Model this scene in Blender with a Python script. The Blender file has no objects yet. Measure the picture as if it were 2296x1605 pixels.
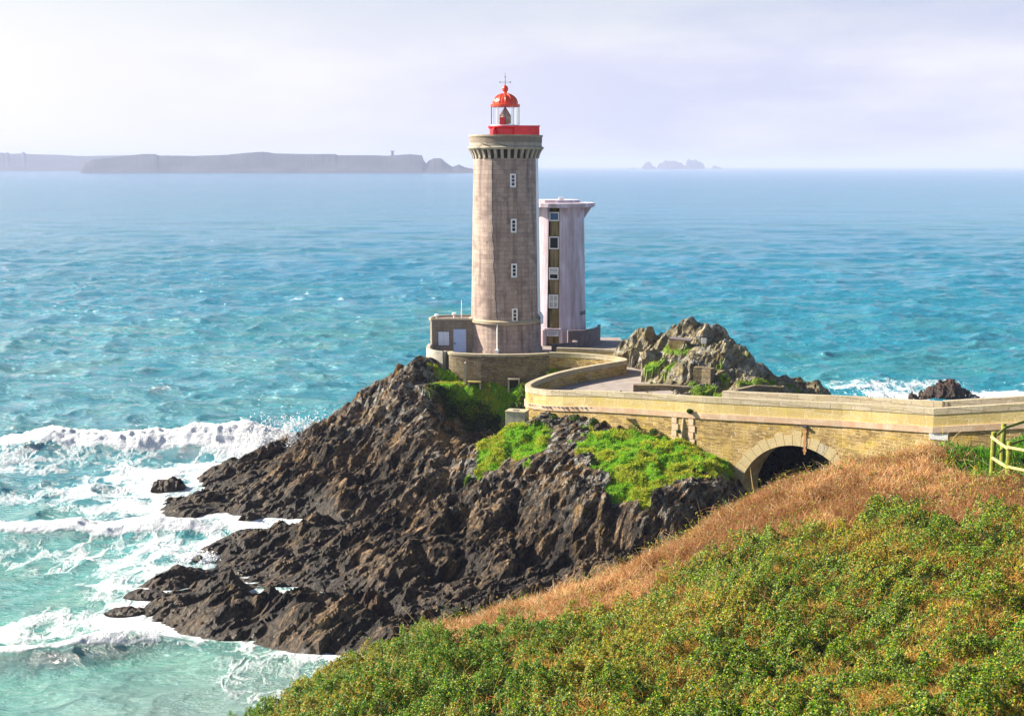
import bpy, bmesh, math, random
import numpy as np
from mathutils import Vector, Matrix
R = math.radians
random.seed(7); rng = np.random.default_rng(7)
S = bpy.context.scene
C = S.collection
# ------------------------------------------------------------------ camera, sky, sun, exposure
CAM_Z = 28.0; F = 1339.0; TH = R(8.16)
cam = bpy.data.objects.new('camera', bpy.data.cameras.new('camera')); C.objects.link(cam)
cam.location = (0, 0, CAM_Z); cam.rotation_euler = (R(90) - TH, 0, 0)
cam.data.sensor_width = 36; cam.data.lens = F / 1024 * 36
cam.data.clip_start = 0.5; cam.data.clip_end = 90000
S.camera = cam
S.view_settings.view_transform = 'Standard'; S.view_settings.look = 'None'
S.view_settings.exposure = 1.52; S.view_settings.gamma = 1
SUN_EL = R(31); SUN_H = (-0.970, 0.243)
sl = bpy.data.lights.new('sun', 'SUN'); sl.energy = 5.0; sl.angle = R(0.5); sl.color = (1.0, 0.9, 0.74)
sun = bpy.data.objects.new('sun', sl); C.objects.link(sun)
sd = Vector((SUN_H[0] * math.cos(SUN_EL), SUN_H[1] * math.cos(SUN_EL), math.sin(SUN_EL)))
sun.rotation_euler = sd.to_track_quat('Z', 'Y').to_euler(); sun.location = sd * 200
W = bpy.data.worlds.new('World'); S.world = W; W.use_nodes = True
nt = W.node_tree; nt.nodes.clear(); wn = nt.nodes; wl = nt.links
sky = wn.new('ShaderNodeTexSky'); sky.sky_type = 'NISHITA'; sky.sun_disc = False
sky.sun_elevation = SUN_EL; sky.sun_rotation = math.atan2(SUN_H[0], SUN_H[1]); sky.altitude = 20
sky.air_density = 1.0; sky.dust_density = 1.5; sky.ozone_density = 2.0
tc = wn.new('ShaderNodeTexCoord'); sep = wn.new('ShaderNodeSeparateXYZ'); wl.new(tc.outputs['Generated'], sep.inputs[0])
mp = wn.new('ShaderNodeMapping'); mp.inputs['Scale'].default_value = (2.2, 2.2, 8.0); wl.new(tc.outputs['Generated'], mp.inputs[0])
cn = wn.new('ShaderNodeTexNoise'); cn.inputs['Scale'].default_value = 1.9; cn.inputs['Detail'].default_value = 6; cn.inputs['Roughness'].default_value = .55
wl.new(mp.outputs[0], cn.inputs[0])
cr = wn.new('ShaderNodeValToRGB'); cr.color_ramp.elements[0].position = .42; cr.color_ramp.elements[1].position = .66
cr.color_ramp.elements[0].color = (4.9, 5.05, 6.6, 1); cr.color_ramp.elements[1].color = (6.5, 6.45, 6.9, 1)
wl.new(cn.outputs[0], cr.inputs[0])
# sun-side glow of the thin cloud sheet
gl = wn.new('ShaderNodeMapRange'); gl.inputs[1].default_value = .1; gl.inputs[2].default_value = -.38; gl.inputs[3].default_value = 0; gl.inputs[4].default_value = 1
wl.new(sep.outputs[0], gl.inputs[0])
gm = wn.new('ShaderNodeMix'); gm.data_type = 'RGBA'; gm.inputs[7].default_value = (7.4, 7.2, 7.1, 1)
wl.new(gl.outputs[0], gm.inputs[0]); wl.new(cr.outputs[0], gm.inputs[6])
mr = wn.new('ShaderNodeMapRange'); mr.inputs[1].default_value = .08; mr.inputs[2].default_value = .21; mr.inputs[3].default_value = .97; mr.inputs[4].default_value = .04
wl.new(sep.outputs[2], mr.inputs[0])
mx = wn.new('ShaderNodeMix'); mx.data_type = 'RGBA'
wl.new(mr.outputs[0], mx.inputs[0]); wl.new(sky.outputs[0], mx.inputs[6]); wl.new(gm.outputs[2], mx.inputs[7])
bg = wn.new('ShaderNodeBackground'); bg.inputs[1].default_value = .050
wo = wn.new('ShaderNodeOutputWorld'); wl.new(mx.outputs[2], bg.inputs[0]); wl.new(bg.outputs[0], wo.inputs[0])

# ------------------------------------------------------------------ measuring helpers (photo width 2296)
K = 1024 / 2296
def ray(px, py):
    a = (px * K - 512) / F; b = -(py * K - 357.5) / F
    return (a, math.cos(TH) + b * math.sin(TH), -math.sin(TH) + b * math.cos(TH))
def PY(px, py, Y):
    d = ray(px, py); t = Y / d[1]; return Vector((d[0] * t, Y, CAM_Z + d[2] * t))
def PZ(px, py, z):
    d = ray(px, py); t = (z - CAM_Z) / d[2]; return Vector((d[0] * t, d[1] * t, z))
# ------------------------------------------------------------------ numpy noise
def hsh(ix, iy, seed):
    n = (ix.astype(np.int64) * 374761393 + iy.astype(np.int64) * 668265263 + seed * 2246822519) & 0xffffffff
    n = ((n ^ (n >> 13)) * 1274126177) & 0xffffffff
    n = ((n ^ (n >> 16)) * 2654435761) & 0xffffffff
    return ((n ^ (n >> 15)) & 0xffffff) / float(0xffffff)
def vn(x, y, seed=0):
    ix = np.floor(x); iy = np.floor(y); fx = x - ix; fy = y - iy
    fx = fx * fx * fx * (fx * (fx * 6 - 15) + 10); fy = fy * fy * fy * (fy * (fy * 6 - 15) + 10)
    a = hsh(ix, iy, seed); b = hsh(ix + 1, iy, seed); c = hsh(ix, iy + 1, seed); d = hsh(ix + 1, iy + 1, seed)
    return (a + (b - a) * fx) * (1 - fy) + (c + (d - c) * fx) * fy
def fbm(x, y, seed=0, o=4, g=.5):
    s = 0; a = 1; t = 0
    for i in range(o):
        s = s + a * vn(x * 2 ** i + i * 17.3, y * 2 ** i - i * 9.1, seed + i); t += a; a *= g
    return s / t
def facets(x, y, cell, ang, st, seed, crack=.35):
    c, s = math.cos(ang), math.sin(ang)
    X = (x * c + y * s) / (cell * st); Y = (-x * s + y * c) / cell
    ix = np.floor(X); iy = np.floor(Y)
    b1 = np.full(x.shape, 9.); b2 = np.full(x.shape, 9.); h = np.zeros(x.shape)
    for i in (-1, 0, 1):
        for j in (-1, 0, 1):
            cx = ix + i; cy = iy + j
            px = cx + hsh(cx, cy, seed); py = cy + hsh(cx, cy, seed + 1)
            d = np.hypot(X - px, Y - py)
            hh = (hsh(cx, cy, seed + 2) - .5) * 1.2 + (X - px) * (hsh(cx, cy, seed + 3) - .5) * 2.2 + (Y - py) * (hsh(cx, cy, seed + 4) - .5) * 2.2
            m = d < b1
            b2 = np.where(m, b1, np.minimum(b2, d)); h = np.where(m, hh, h); b1 = np.where(m, d, b1)
    return h - crack * (1 - np.clip((b2 - b1) / .14, 0, 1))
def slabs(x, y, cell, ang, st, seed, s1=2.0, s2=.5, s3=.9):
    c, s = math.cos(ang), math.sin(ang)
    X = (x * c + y * s) / (cell * st); Y = (-x * s + y * c) / cell
    ix = np.floor(X); iy = np.floor(Y); h = np.full(x.shape, -9.)
    for i in (-1, 0, 1):
        for j in (-1, 0, 1):
            cx = ix + i; cy = iy + j
            u = X - cx - hsh(cx, cy, seed); v = Y - cy - hsh(cx, cy, seed + 1)
            u = u + v * (hsh(cx, cy, seed + 3) - .5) * .8; k = .7 + .6 * hsh(cx, cy, seed + 4)
            h = np.maximum(h, (hsh(cx, cy, seed + 2) - .5) * .9 - np.maximum(np.maximum(u * s1 * k, -u * s2), np.abs(v) * s3 * k))
    return h + .14
def rbf(pts):
    P = np.array(pts, float); n = len(P); xy = P[:, :2]; z = P[:, 2]
    D = np.hypot(xy[:, None, 0] - xy[None, :, 0], xy[:, None, 1] - xy[None, :, 1])
    A = np.zeros((n + 3, n + 3)); A[:n, :n] = D - .15 * np.eye(n); A[:n, n] = 1; A[:n, n + 1:] = xy; A[n, :n] = 1; A[n + 1:, :n] = xy.T
    w = np.linalg.solve(A, np.concatenate([z, np.zeros(3)]))
    def f(x, y):
        o = w[n] + w[n + 1] * x + w[n + 2] * y
        for i in range(n): o = o + w[i] * np.hypot(x - xy[i, 0], y - xy[i, 1])
        return o
    return f
def inpoly(x, y, poly):
    r = np.zeros(x.shape, bool); n = len(poly)
    for i in range(n):
        x0, y0 = poly[i]; x1, y1 = poly[(i + 1) % n]
        if y0 == y1: continue
        c = ((y0 > y) != (y1 > y)) & (x < (x1 - x0) * (y - y0) / (y1 - y0) + x0)
        r ^= c
    return r
def sstep(a, b, x):
    t = np.clip((x - a) / (b - a), 0, 1); return t * t * (3 - 2 * t)
# ------------------------------------------------------------------ object helpers
def tag(o, label=None, cat=None, group=None, kind=None):
    if label: o['label'] = label
    if cat: o['category'] = cat
    if group: o['group'] = group
    if kind: o['kind'] = kind
    return o
def empty(name, loc, label, cat, group=None, rz=0):
    o = bpy.data.objects.new(name, None); C.objects.link(o); o.location = loc; o.rotation_euler = (0, 0, rz)
    o.empty_display_size = .3
    return tag(o, label, cat, group)
class MB:
    def __init__(s): s.v = []; s.f = []; s.uv = []; s.mi = []; s.sm = False
    def add(s, vs, fs, uvs=None, mi=0):
        b = len(s.v); s.v += [tuple(p) for p in vs]
        for k, f in enumerate(fs):
            s.f.append([b + i for i in f]); s.mi.append(mi)
            s.uv.append(uvs[k] if uvs else None)
    def box(s, c, d, rz=0, rx=0, ry=0):
        M = Matrix.Translation(c) @ Matrix.Rotation(rz, 4, 'Z') @ Matrix.Rotation(ry, 4, 'Y') @ Matrix.Rotation(rx, 4, 'X')
        vs = [M @ Vector((sx * d[0] / 2, sy * d[1] / 2, sz * d[2] / 2)) for sx in (-1, 1) for sy in (-1, 1) for sz in (-1, 1)]
        s.add(vs, [(0, 1, 3, 2), (4, 6, 7, 5), (0, 4, 5, 1), (2, 3, 7, 6), (0, 2, 6, 4), (1, 5, 7, 3)]); return s
    def tube(s, pts, rad, n=8, cap=True):
        pts = [Vector(p) for p in pts]; rs = rad if isinstance(rad, (list, tuple)) else [rad] * len(pts)
        vs = []; prev = None
        for i, p in enumerate(pts):
            t = (pts[min(i + 1, len(pts) - 1)] - pts[max(i - 1, 0)]).normalized()
            a = t.orthogonal().normalized() if prev is None else (prev - t * prev.dot(t)).normalized()
            prev = a; b = t.cross(a)
            for k in range(n):
                an = 2 * math.pi * k / n; vs.append(p + (a * math.cos(an) + b * math.sin(an)) * rs[i])
        fs = [(i * n + k, i * n + (k + 1) % n, (i + 1) * n + (k + 1) % n, (i + 1) * n + k) for i in range(len(pts) - 1) for k in range(n)]
        if cap: fs += [tuple(range(n))[::-1], tuple((len(pts) - 1) * n + k for k in range(n))]
        s.add(vs, fs); return s
    def lathe(s, prof, c=(0, 0), n=64, a0=0, a1=2 * math.pi, cap=True, uvr=None):
        """prof: list of (radius, z); angle 0 = towards the camera (-Y), growing to +X"""
        full = abs(a1 - a0 - 2 * math.pi) < 1e-6; m = n if full else n + 1; vs = []
        for r, z in prof:
            for k in range(m):
                a = a0 + (a1 - a0) * k / n; vs.append((c[0] + r * math.sin(a), c[1] - r * math.cos(a), z))
        fs = []; uv = []
        rr = uvr or max(p[0] for p in prof); vv = [0]
        for i in range(1, len(prof)): vv.append(vv[-1] + math.hypot(prof[i][0] - prof[i - 1][0], prof[i][1] - prof[i - 1][1]))
        for i in range(len(prof) - 1):
            for k in range(n):
                k1 = (k + 1) % m
                fs.append((i * m + k, i * m + k1, (i + 1) * m + k1, (i + 1) * m + k))
                u0 = (a0 + (a1 - a0) * k / n) * rr; u1 = (a0 + (a1 - a0) * (k + 1) / n) * rr
                w0 = prof[0][1] + vv[i]; w1 = prof[0][1] + vv[i + 1]
                uv.append([(u0, w0), (u1, w0), (u1, w1), (u0, w1)])
        s.add(vs, fs, uv)
        if cap and full:
            L = len(prof) - 1
            s.add([vs[L * m + k] for k in range(m)], [tuple(range(m))]); s.add([vs[k] for k in range(m)], [tuple(range(m))[::-1]])
        return s
    def sweep(s, path, d0, d1, z0, z1, z0b=None):
        """box section swept along a 2D path; d0/d1 offsets to the left normal; z0,z1 scalars or lists"""
        n = len(path); P = [Vector((p[0], p[1])) for p in path]
        g = lambda z, i: z[i] if hasattr(z, '__len__') else z
        L = [0]
        for i in range(1, n): L.append(L[-1] + (P[i] - P[i - 1]).length)
        nr = []
        for i in range(n):
            a = (P[i] - P[i - 1]).normalized() if i else None; b = (P[i + 1] - P[i]).normalized() if i < n - 1 else None
            a = a or b; b = b or a; t = (a + b).normalized(); q = max(.5, t.dot(a)); nr.append(Vector((-t.y, t.x)) / q)
        vs = []
        for i in range(n):
            A = P[i] + nr[i] * g(d0, i); B = P[i] + nr[i] * g(d1, i); za, zb = g(z0, i), g(z1, i)
            vs += [(A.x, A.y, za), (B.x, B.y, za), (B.x, B.y, zb), (A.x, A.y, zb)]
        fs = []; uv = []; w = abs(g(d1, 0) - g(d0, 0))
        for i in range(n - 1):
            a = i * 4; b = a + 4; l0, l1 = L[i], L[i + 1]
            for (p, q) in ((3, 0), (1, 2), (2, 3), (0, 1)):
                fs.append((a + p, a + q, b + q, b + p))
                if (p, q) in ((3, 0), (1, 2)): uv.append([(l0, vs[a + p][2]), (l0, vs[a + q][2]), (l1, vs[b + q][2]), (l1, vs[b + p][2])])
                else:
                    yy = vs[a + p][2]; uv.append([(l0, yy), (l0, yy + w), (l1, yy + w), (l1, yy)])
        fs += [(0, 1, 2, 3), tuple((n - 1) * 4 + k for k in (3, 2, 1, 0))]
        uv += [[(0, vs[0][2]), (w, vs[0][2]), (w, vs[2][2]), (0, vs[2][2])]] * 2
        s.add(vs, fs, uv); return s
    def build(s, name, mat, parent=None, smooth=False, bevel=0, local=False, fix=True):
        me = bpy.data.meshes.new(name); vs = s.v
        if parent is not None and not local:
            Mi = parent.matrix_basis.inverted()
            gp = parent.parent
            if gp is not None: Mi = (gp.matrix_basis @ parent.matrix_basis).inverted()
            vs = [tuple(Mi @ Vector(v)) for v in s.v]
        me.from_pydata(vs, [], s.f)
        for m in (mat if isinstance(mat, (list, tuple)) else [mat]): me.materials.append(m)
        ul = me.uv_layers.new(name='UVMap')
        for p, uv, mi in zip(me.polygons, s.uv, s.mi):
            p.use_smooth = smooth; p.material_index = mi
            if uv:
                for li, q in zip(p.loop_indices, uv): ul.data[li].uv = q
        if fix:
            bm = bmesh.new(); bm.from_mesh(me); bmesh.ops.recalc_face_normals(bm, faces=bm.faces)
            if bevel: bmesh.ops.bevel(bm, geom=[e for e in bm.edges if len(e.link_faces) == 2 and e.calc_face_angle(0) > .6], offset=bevel, segments=1, affect='EDGES')
            bm.to_mesh(me); bm.free()
        o = bpy.data.objects.new(name, me); C.objects.link(o); o.parent = parent
        return o
def mesh_np(name, V, Fq, mat, col=None, attrs=None, smooth=False, parent=None, uv=None):
    """V (n,3); Fq (m,3|4) index array"""
    me = bpy.data.meshes.new(name); n = len(V); m, k = Fq.shape
    me.vertices.add(n); me.vertices.foreach_set('co', np.ascontiguousarray(V, np.float32).ravel())
    me.loops.add(m * k); me.loops.foreach_set('vertex_index', np.ascontiguousarray(Fq, np.int32).ravel())
    me.polygons.add(m); me.polygons.foreach_set('loop_start', np.arange(0, m * k, k, dtype=np.int32))
    me.polygons.foreach_set('loop_total', np.full(m, k, np.int32))
    me.polygons.foreach_set('use_smooth', np.full(m, smooth, bool))
    me.update(calc_edges=True)
    if col is not None:
        a = me.color_attributes.new('Col', 'FLOAT_COLOR', 'POINT')
        c4 = np.ones((n, 4), np.float32); c4[:, :3] = col; a.data.foreach_set('color', c4.ravel())
    for nm, arr in (attrs or {}).items():
        a = me.attributes.new(nm, 'FLOAT', 'POINT'); a.data.foreach_set('value', np.ascontiguousarray(arr, np.float32))
    for mm in (mat if isinstance(mat, (list, tuple)) else [mat]): me.materials.append(mm)
    o = bpy.data.objects.new(name, me); C.objects.link(o); o.parent = parent
    return o
def grid_faces(nx, ny):
    i = np.arange(nx - 1)[None, :] + np.arange(ny - 1)[:, None] * nx
    i = i.ravel(); return np.stack([i, i + 1, i + 1 + nx, i + nx], 1)
# ------------------------------------------------------------------ materials
class NT:
    def __init__(s, name):
        s.m = bpy.data.materials.new(name); s.m.use_nodes = True; s.t = s.m.node_tree; s.t.nodes.clear()
        s.out = s.t.nodes.new('ShaderNodeOutputMaterial'); s.b = s.t.nodes.new('ShaderNodeBsdfPrincipled')
        s.t.links.new(s.b.outputs[0], s.out.inputs[0])
    def n(s, typ, **kw):
        o = s.t.nodes.new(typ)
        for k, v in kw.items(): setattr(o, k, v)
        return o
    def l(s, a, b): s.t.links.new(a, b)
    def pos(s): return s.n('ShaderNodeNewGeometry').outputs['Position']
    def uv(s): return s.n('ShaderNodeTexCoord').outputs['UV']
    def map(s, src, scale=(1, 1, 1), rot=(0, 0, 0), loc=(0, 0, 0)):
        o = s.n('ShaderNodeMapping'); o.inputs['Scale'].default_value = scale; o.inputs['Rotation'].default_value = rot; o.inputs['Location'].default_value = loc
        s.l(src, o.inputs[0]); return o.outputs[0]
    def noise(s, src, sc, det=4, ro=.55, dist=0):
        o = s.n('ShaderNodeTexNoise'); o.inputs['Scale'].default_value = sc; o.inputs['Detail'].default_value = det
        o.inputs['Roughness'].default_value = ro; o.inputs['Distortion'].default_value = dist; s.l(src, o.inputs[0]); return o.outputs[0]
    def ramp(s, src, stops):
        o = s.n('ShaderNodeValToRGB'); e = o.color_ramp.elements
        while len(e) < len(stops): e.new(.5)
        for el, (p, c) in zip(e, stops):
            el.position = p; el.color = (c if hasattr(c, '__len__') else (c, c, c)) + ((1,) if not hasattr(c, '__len__') or len(c) == 3 else ()) if hasattr(c, '__len__') else (c, c, c, 1)
        s.l(src, o.inputs[0]); return o.outputs[0]
    def mix(s, f, a, b, mode='MIX'):
        o = s.n('ShaderNodeMix', data_type='RGBA', blend_type=mode)
        for inp, v in ((0, f), (6, a), (7, b)):
            if isinstance(v, bpy.types.NodeSocket): s.l(v, o.inputs[inp])
            elif isinstance(v, (tuple, list)): o.inputs[inp].default_value = tuple(v) + (1,)
            else: o.inputs[inp].default_value = v
        return o.outputs[2]
    def math(s, op, a, b=0, c=None):
        o = s.n('ShaderNodeMath', operation=op)
        for inp, v in ((0, a), (1, b), (2, c)):
            if v is None: continue
            if isinstance(v, bpy.types.NodeSocket): s.l(v, o.inputs[inp])
            else: o.inputs[inp].default_value = v
        return o.outputs[0]
    def mr(s, src, a, b, c=0, d=1):
        o = s.n('ShaderNodeMapRange'); s.l(src, o.inputs[0])
        for i, v in enumerate((a, b, c, d)): o.inputs[i + 1].default_value = v
        return o.outputs[0]
    def attr(s, nm, out='Fac'): return s.n('ShaderNodeAttribute', attribute_name=nm).outputs[out]
    def bump(s, h, strength=.5, dist=.05, prev=None):
        o = s.n('ShaderNodeBump'); o.inputs['Strength'].default_value = strength; o.inputs['Distance'].default_value = dist
        s.l(h, o.inputs['Height'])
        if prev: s.l(prev, o.inputs['Normal'])
        return o.outputs[0]
    def fin(s, col=None, rough=.8, nrm=None, spec=.3, metal=0):
        for inp, v in (('Base Color', col), ('Roughness', rough), ('Normal', nrm), ('Specular IOR Level', spec), ('Metallic', metal)):
            if v is None: continue
            if isinstance(v, bpy.types.NodeSocket): s.l(v, s.b.inputs[inp])
            elif isinstance(v, (tuple, list)): s.b.inputs[inp].default_value = tuple(v) + (1,)
            else: s.b.inputs[inp].default_value = v
        return s.m
def plain(name, col, rough=.6, var=.25, sc=3, spec=.4, metal=0, bump=.2):
    t = NT(name); p = t.pos(); n = t.noise(p, sc, 5)
    d = tuple(c * (1 - var) for c in col); l = tuple(min(1, c * (1 + var * .6)) for c in col)
    c = t.ramp(n, [(.3, d), (.7, l)]); n2 = t.noise(p, sc * 9, 3)
    return t.fin(c, rough, t.bump(n2, bump, .02), spec, metal)
def masonry(name, c1, c2, mortar, bw, bh, ms=.02, rough=.85, stain=(.1, .07, .05), stf=.5, lich=None, lf=.5, streak=True, bump=.5, msmooth=.1, offs=.5, lsc=.8, mix2=False):
    t = NT(name); uv = t.uv(); p = t.pos()
    wob = t.n('ShaderNodeVectorMath', operation='MULTIPLY_ADD'); nn = t.n('ShaderNodeTexNoise'); nn.inputs['Scale'].default_value = 1.6; nn.inputs['Detail'].default_value = 3
    t.l(uv, nn.inputs[0]); t.l(nn.outputs['Color'], wob.inputs[0]); wob.inputs[1].default_value = (bh * .5, bh * .5, 0); t.l(uv, wob.inputs[2])
    b = t.n('ShaderNodeTexBrick'); b.offset = offs
    b.inputs['Color1'].default_value = c1 + (1,); b.inputs['Color2'].default_value = c2 + (1,); b.inputs['Mortar'].default_value = mortar + (1,)
    b.inputs['Scale'].default_value = 1; b.inputs['Mortar Size'].default_value = ms; b.inputs['Mortar Smooth'].default_value = msmooth
    b.inputs['Brick Width'].default_value = bw; b.inputs['Row Height'].default_value = bh; b.inputs['Bias'].default_value = 0
    t.l(wob.outputs[0], b.inputs[0])
    bcol = b.outputs[0]
    if mix2:
        b2 = t.n('ShaderNodeTexBrick'); b2.offset = .37; b2.squash = .7; b2.squash_frequency = 3
        b2.inputs['Color1'].default_value = tuple(a * 1.1 for a in c1) + (1,); b2.inputs['Color2'].default_value = tuple(a * .7 for a in c2) + (1,); b2.inputs['Mortar'].default_value = tuple(a * .3 for a in mortar) + (1,)
        b2.inputs['Scale'].default_value = 1; b2.inputs['Mortar Size'].default_value = ms * .6; b2.inputs['Mortar Smooth'].default_value = .3
        b2.inputs['Brick Width'].default_value = bw * .8; b2.inputs['Row Height'].default_value = bh * .55; b2.inputs['Bias'].default_value = .1
        t.l(wob.outputs[0], b2.inputs[0]); bcol = t.mix(t.mr(t.noise(p, .55, 4, .6), .44, .56), b.outputs[0], b2.outputs[0])
    n = t.noise(p, .9, 6, .6); n3 = t.noise(p, 9, 4, .6)
    col = t.mix(t.mr(n3, .35, .7, 0, .55), bcol, tuple(a * .62 for a in c2))
    if streak:
        sn = t.noise(t.map(uv, (1.5, .12, 1)), 1.0, 5, .6)
        col = t.mix(t.mr(sn, .48, .72, 0, stf), col, stain)
    col = t.mix(t.mr(n, .5, .75, 0, stf * .8), col, stain)
    if lich:
        ln = t.noise(t.map(p, (1, 1, 1.6)), lsc, 6, .65); col = t.mix(t.mr(ln, .5, .68, 0, lf), col, lich)
        col = t.mix(t.mr(t.noise(p, 5.5, 3, .5), .66, .7, 0, .6), col, (.62, .58, .48))
    h = t.mix(.4, t.math('SUBTRACT', 1, b.outputs['Fac']), n3)
    return t.fin(col, rough, t.bump(h, bump, .05), .25)
M = {}
M['granite'] = masonry('tower granite', (.47, .37, .315), (.34, .26, .225), (.19, .145, .13), .85, .42, .014, stain=(.085, .062, .06), stf=.85, bump=.3)
M['granite2'] = masonry('gallery granite', (.42, .38, .30), (.36, .32, .26), (.25, .22, .18), 1.1, .6, .012, stain=(.12, .10, .08), stf=.6, bump=.3)
M['ashlar'] = masonry('parapet ashlar', (.60, .49, .24), (.45, .34, .13), (.66, .57, .38), 1.35, .75, .02, stain=(.26, .19, .08), stf=.45, lich=(.46, .36, .08), lf=.6, streak=False)
M['coping'] = masonry('coping stone', (.50, .44, .32), (.40, .34, .24), (.25, .21, .14), 1.5, .5, .02, stain=(.24, .19, .11), stf=.6, bump=1.0, lich=(.38, .32, .12), lf=.4, streak=False)
M['cornice'] = masonry('cornice stone', (.62, .50, .38), (.50, .35, .23), (.4, .33, .25), .7, .5, .014, stain=(.42, .24, .13), stf=.55, bump=.2)
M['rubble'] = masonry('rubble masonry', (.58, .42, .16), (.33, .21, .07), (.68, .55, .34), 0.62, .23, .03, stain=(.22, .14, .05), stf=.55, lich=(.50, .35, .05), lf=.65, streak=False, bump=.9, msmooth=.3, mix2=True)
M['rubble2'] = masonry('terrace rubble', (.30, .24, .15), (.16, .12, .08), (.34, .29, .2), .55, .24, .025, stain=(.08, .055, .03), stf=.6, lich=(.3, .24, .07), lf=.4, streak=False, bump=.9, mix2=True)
M['ring'] = masonry('arch stone', (.56, .46, .26), (.46, .36, .19), (.5, .42, .3), 3, 3, .002, stain=(.38, .28, .14), stf=.4, streak=False, bump=.2)
M['annexwall'] = masonry('annex granite', (.30, .25, .20), (.23, .19, .15), (.17, .14, .11), .7, .35, .014, stain=(.12, .09, .07), stf=.5, bump=.3)
M['white'] = plain('white paint', (.80, .80, .80), .5, .06, 2)
M['winwhite'] = plain('window white', (.85, .85, .86), .45, .04, 3)
M['door'] = plain('pale blue paint', (.42, .53, .80), .45, .08, 2)
M['shutter'] = plain('shutter paint', (.66, .70, .82), .5, .06, 3)
M['red'] = plain('red paint', (.70, .012, .02), .35, .15, 2.0, .5, bump=.05)
M['orange'] = plain('orange red paint', (.75, .055, .012), .35, .15, 2.0, .5, bump=.05)
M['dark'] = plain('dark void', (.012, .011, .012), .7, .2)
M['iron'] = plain('iron', (.05, .06, .085), .5, .3, 8)
M['rust'] = plain('rust', (.46, .24, .10), .8, .5, 8)
M['lead'] = plain('roof screed', (.16, .13, .13), .8, .3, 2)
M['lichenedge'] = plain('yellow lichen stone', (.42, .34, .10), .85, .45, 3)
M['brass'] = plain('brass lens frame', (.35, .22, .10), .35, .2, 6, .5, .8)
M['concrete2'] = plain('box concrete', (.36, .34, .29), .85, .3, 2)
M['wood'] = plain('mossy timber', (.22, .24, .03), .8, .4, 5)
M['woodbare'] = plain('weathered rail timber', (.46, .40, .15), .7, .3, 4)
M['blueglass'] = plain('blue glass', (.02, .10, .22), .15, .2, 2, .8, bump=0)
M['paneglass'] = plain('window glass', (.015, .02, .04), .08, .2, 2, .8, bump=0)
M['paleglass'] = plain('pale panes', (.5, .52, .5), .2, .2, 2, .6)
M['road'] = plain('road surface', (.27, .23, .21), .9, .25, 1.2, bump=.5)
M['sand'] = plain('sand', (.22, .14, .06), .9, .2, 3)
t = NT('signal tower concrete'); p = t.pos()
n = t.noise(t.map(p, (1, 1, .1)), 1.5, 6, .6); n2 = t.noise(p, .5, 5, .6)
c = t.ramp(n, [(.3, (.32, .25, .26)), (.5, (.56, .48, .55)), (.68, (.74, .70, .82))]); c = t.mix(t.mr(n2, .42, .7, 0, .5), c, (.40, .29, .30))
M['concrete'] = t.fin(c, .8, t.bump(t.noise(p, 8, 4), .3, .03), .2)
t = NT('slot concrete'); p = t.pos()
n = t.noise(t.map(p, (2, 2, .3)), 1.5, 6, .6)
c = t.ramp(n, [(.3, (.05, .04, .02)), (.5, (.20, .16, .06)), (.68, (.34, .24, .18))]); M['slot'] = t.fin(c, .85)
t = NT('lantern glass')
gl_ = t.n('ShaderNodeBsdfGlass'); gl_.inputs['Roughness'].default_value = 0.02; gl_.inputs['IOR'].default_value = 1.08; gl_.inputs['Color'].default_value = (.97, .99, 1, 1)
t.l(gl_.outputs[0], t.out.inputs[0]); M['glass'] = t.m
t = NT('lens glass'); t.b.inputs['Transmission Weight'].default_value = .6; M['lens'] = t.fin((.8, .78, .72), .1, None, .8)

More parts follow.
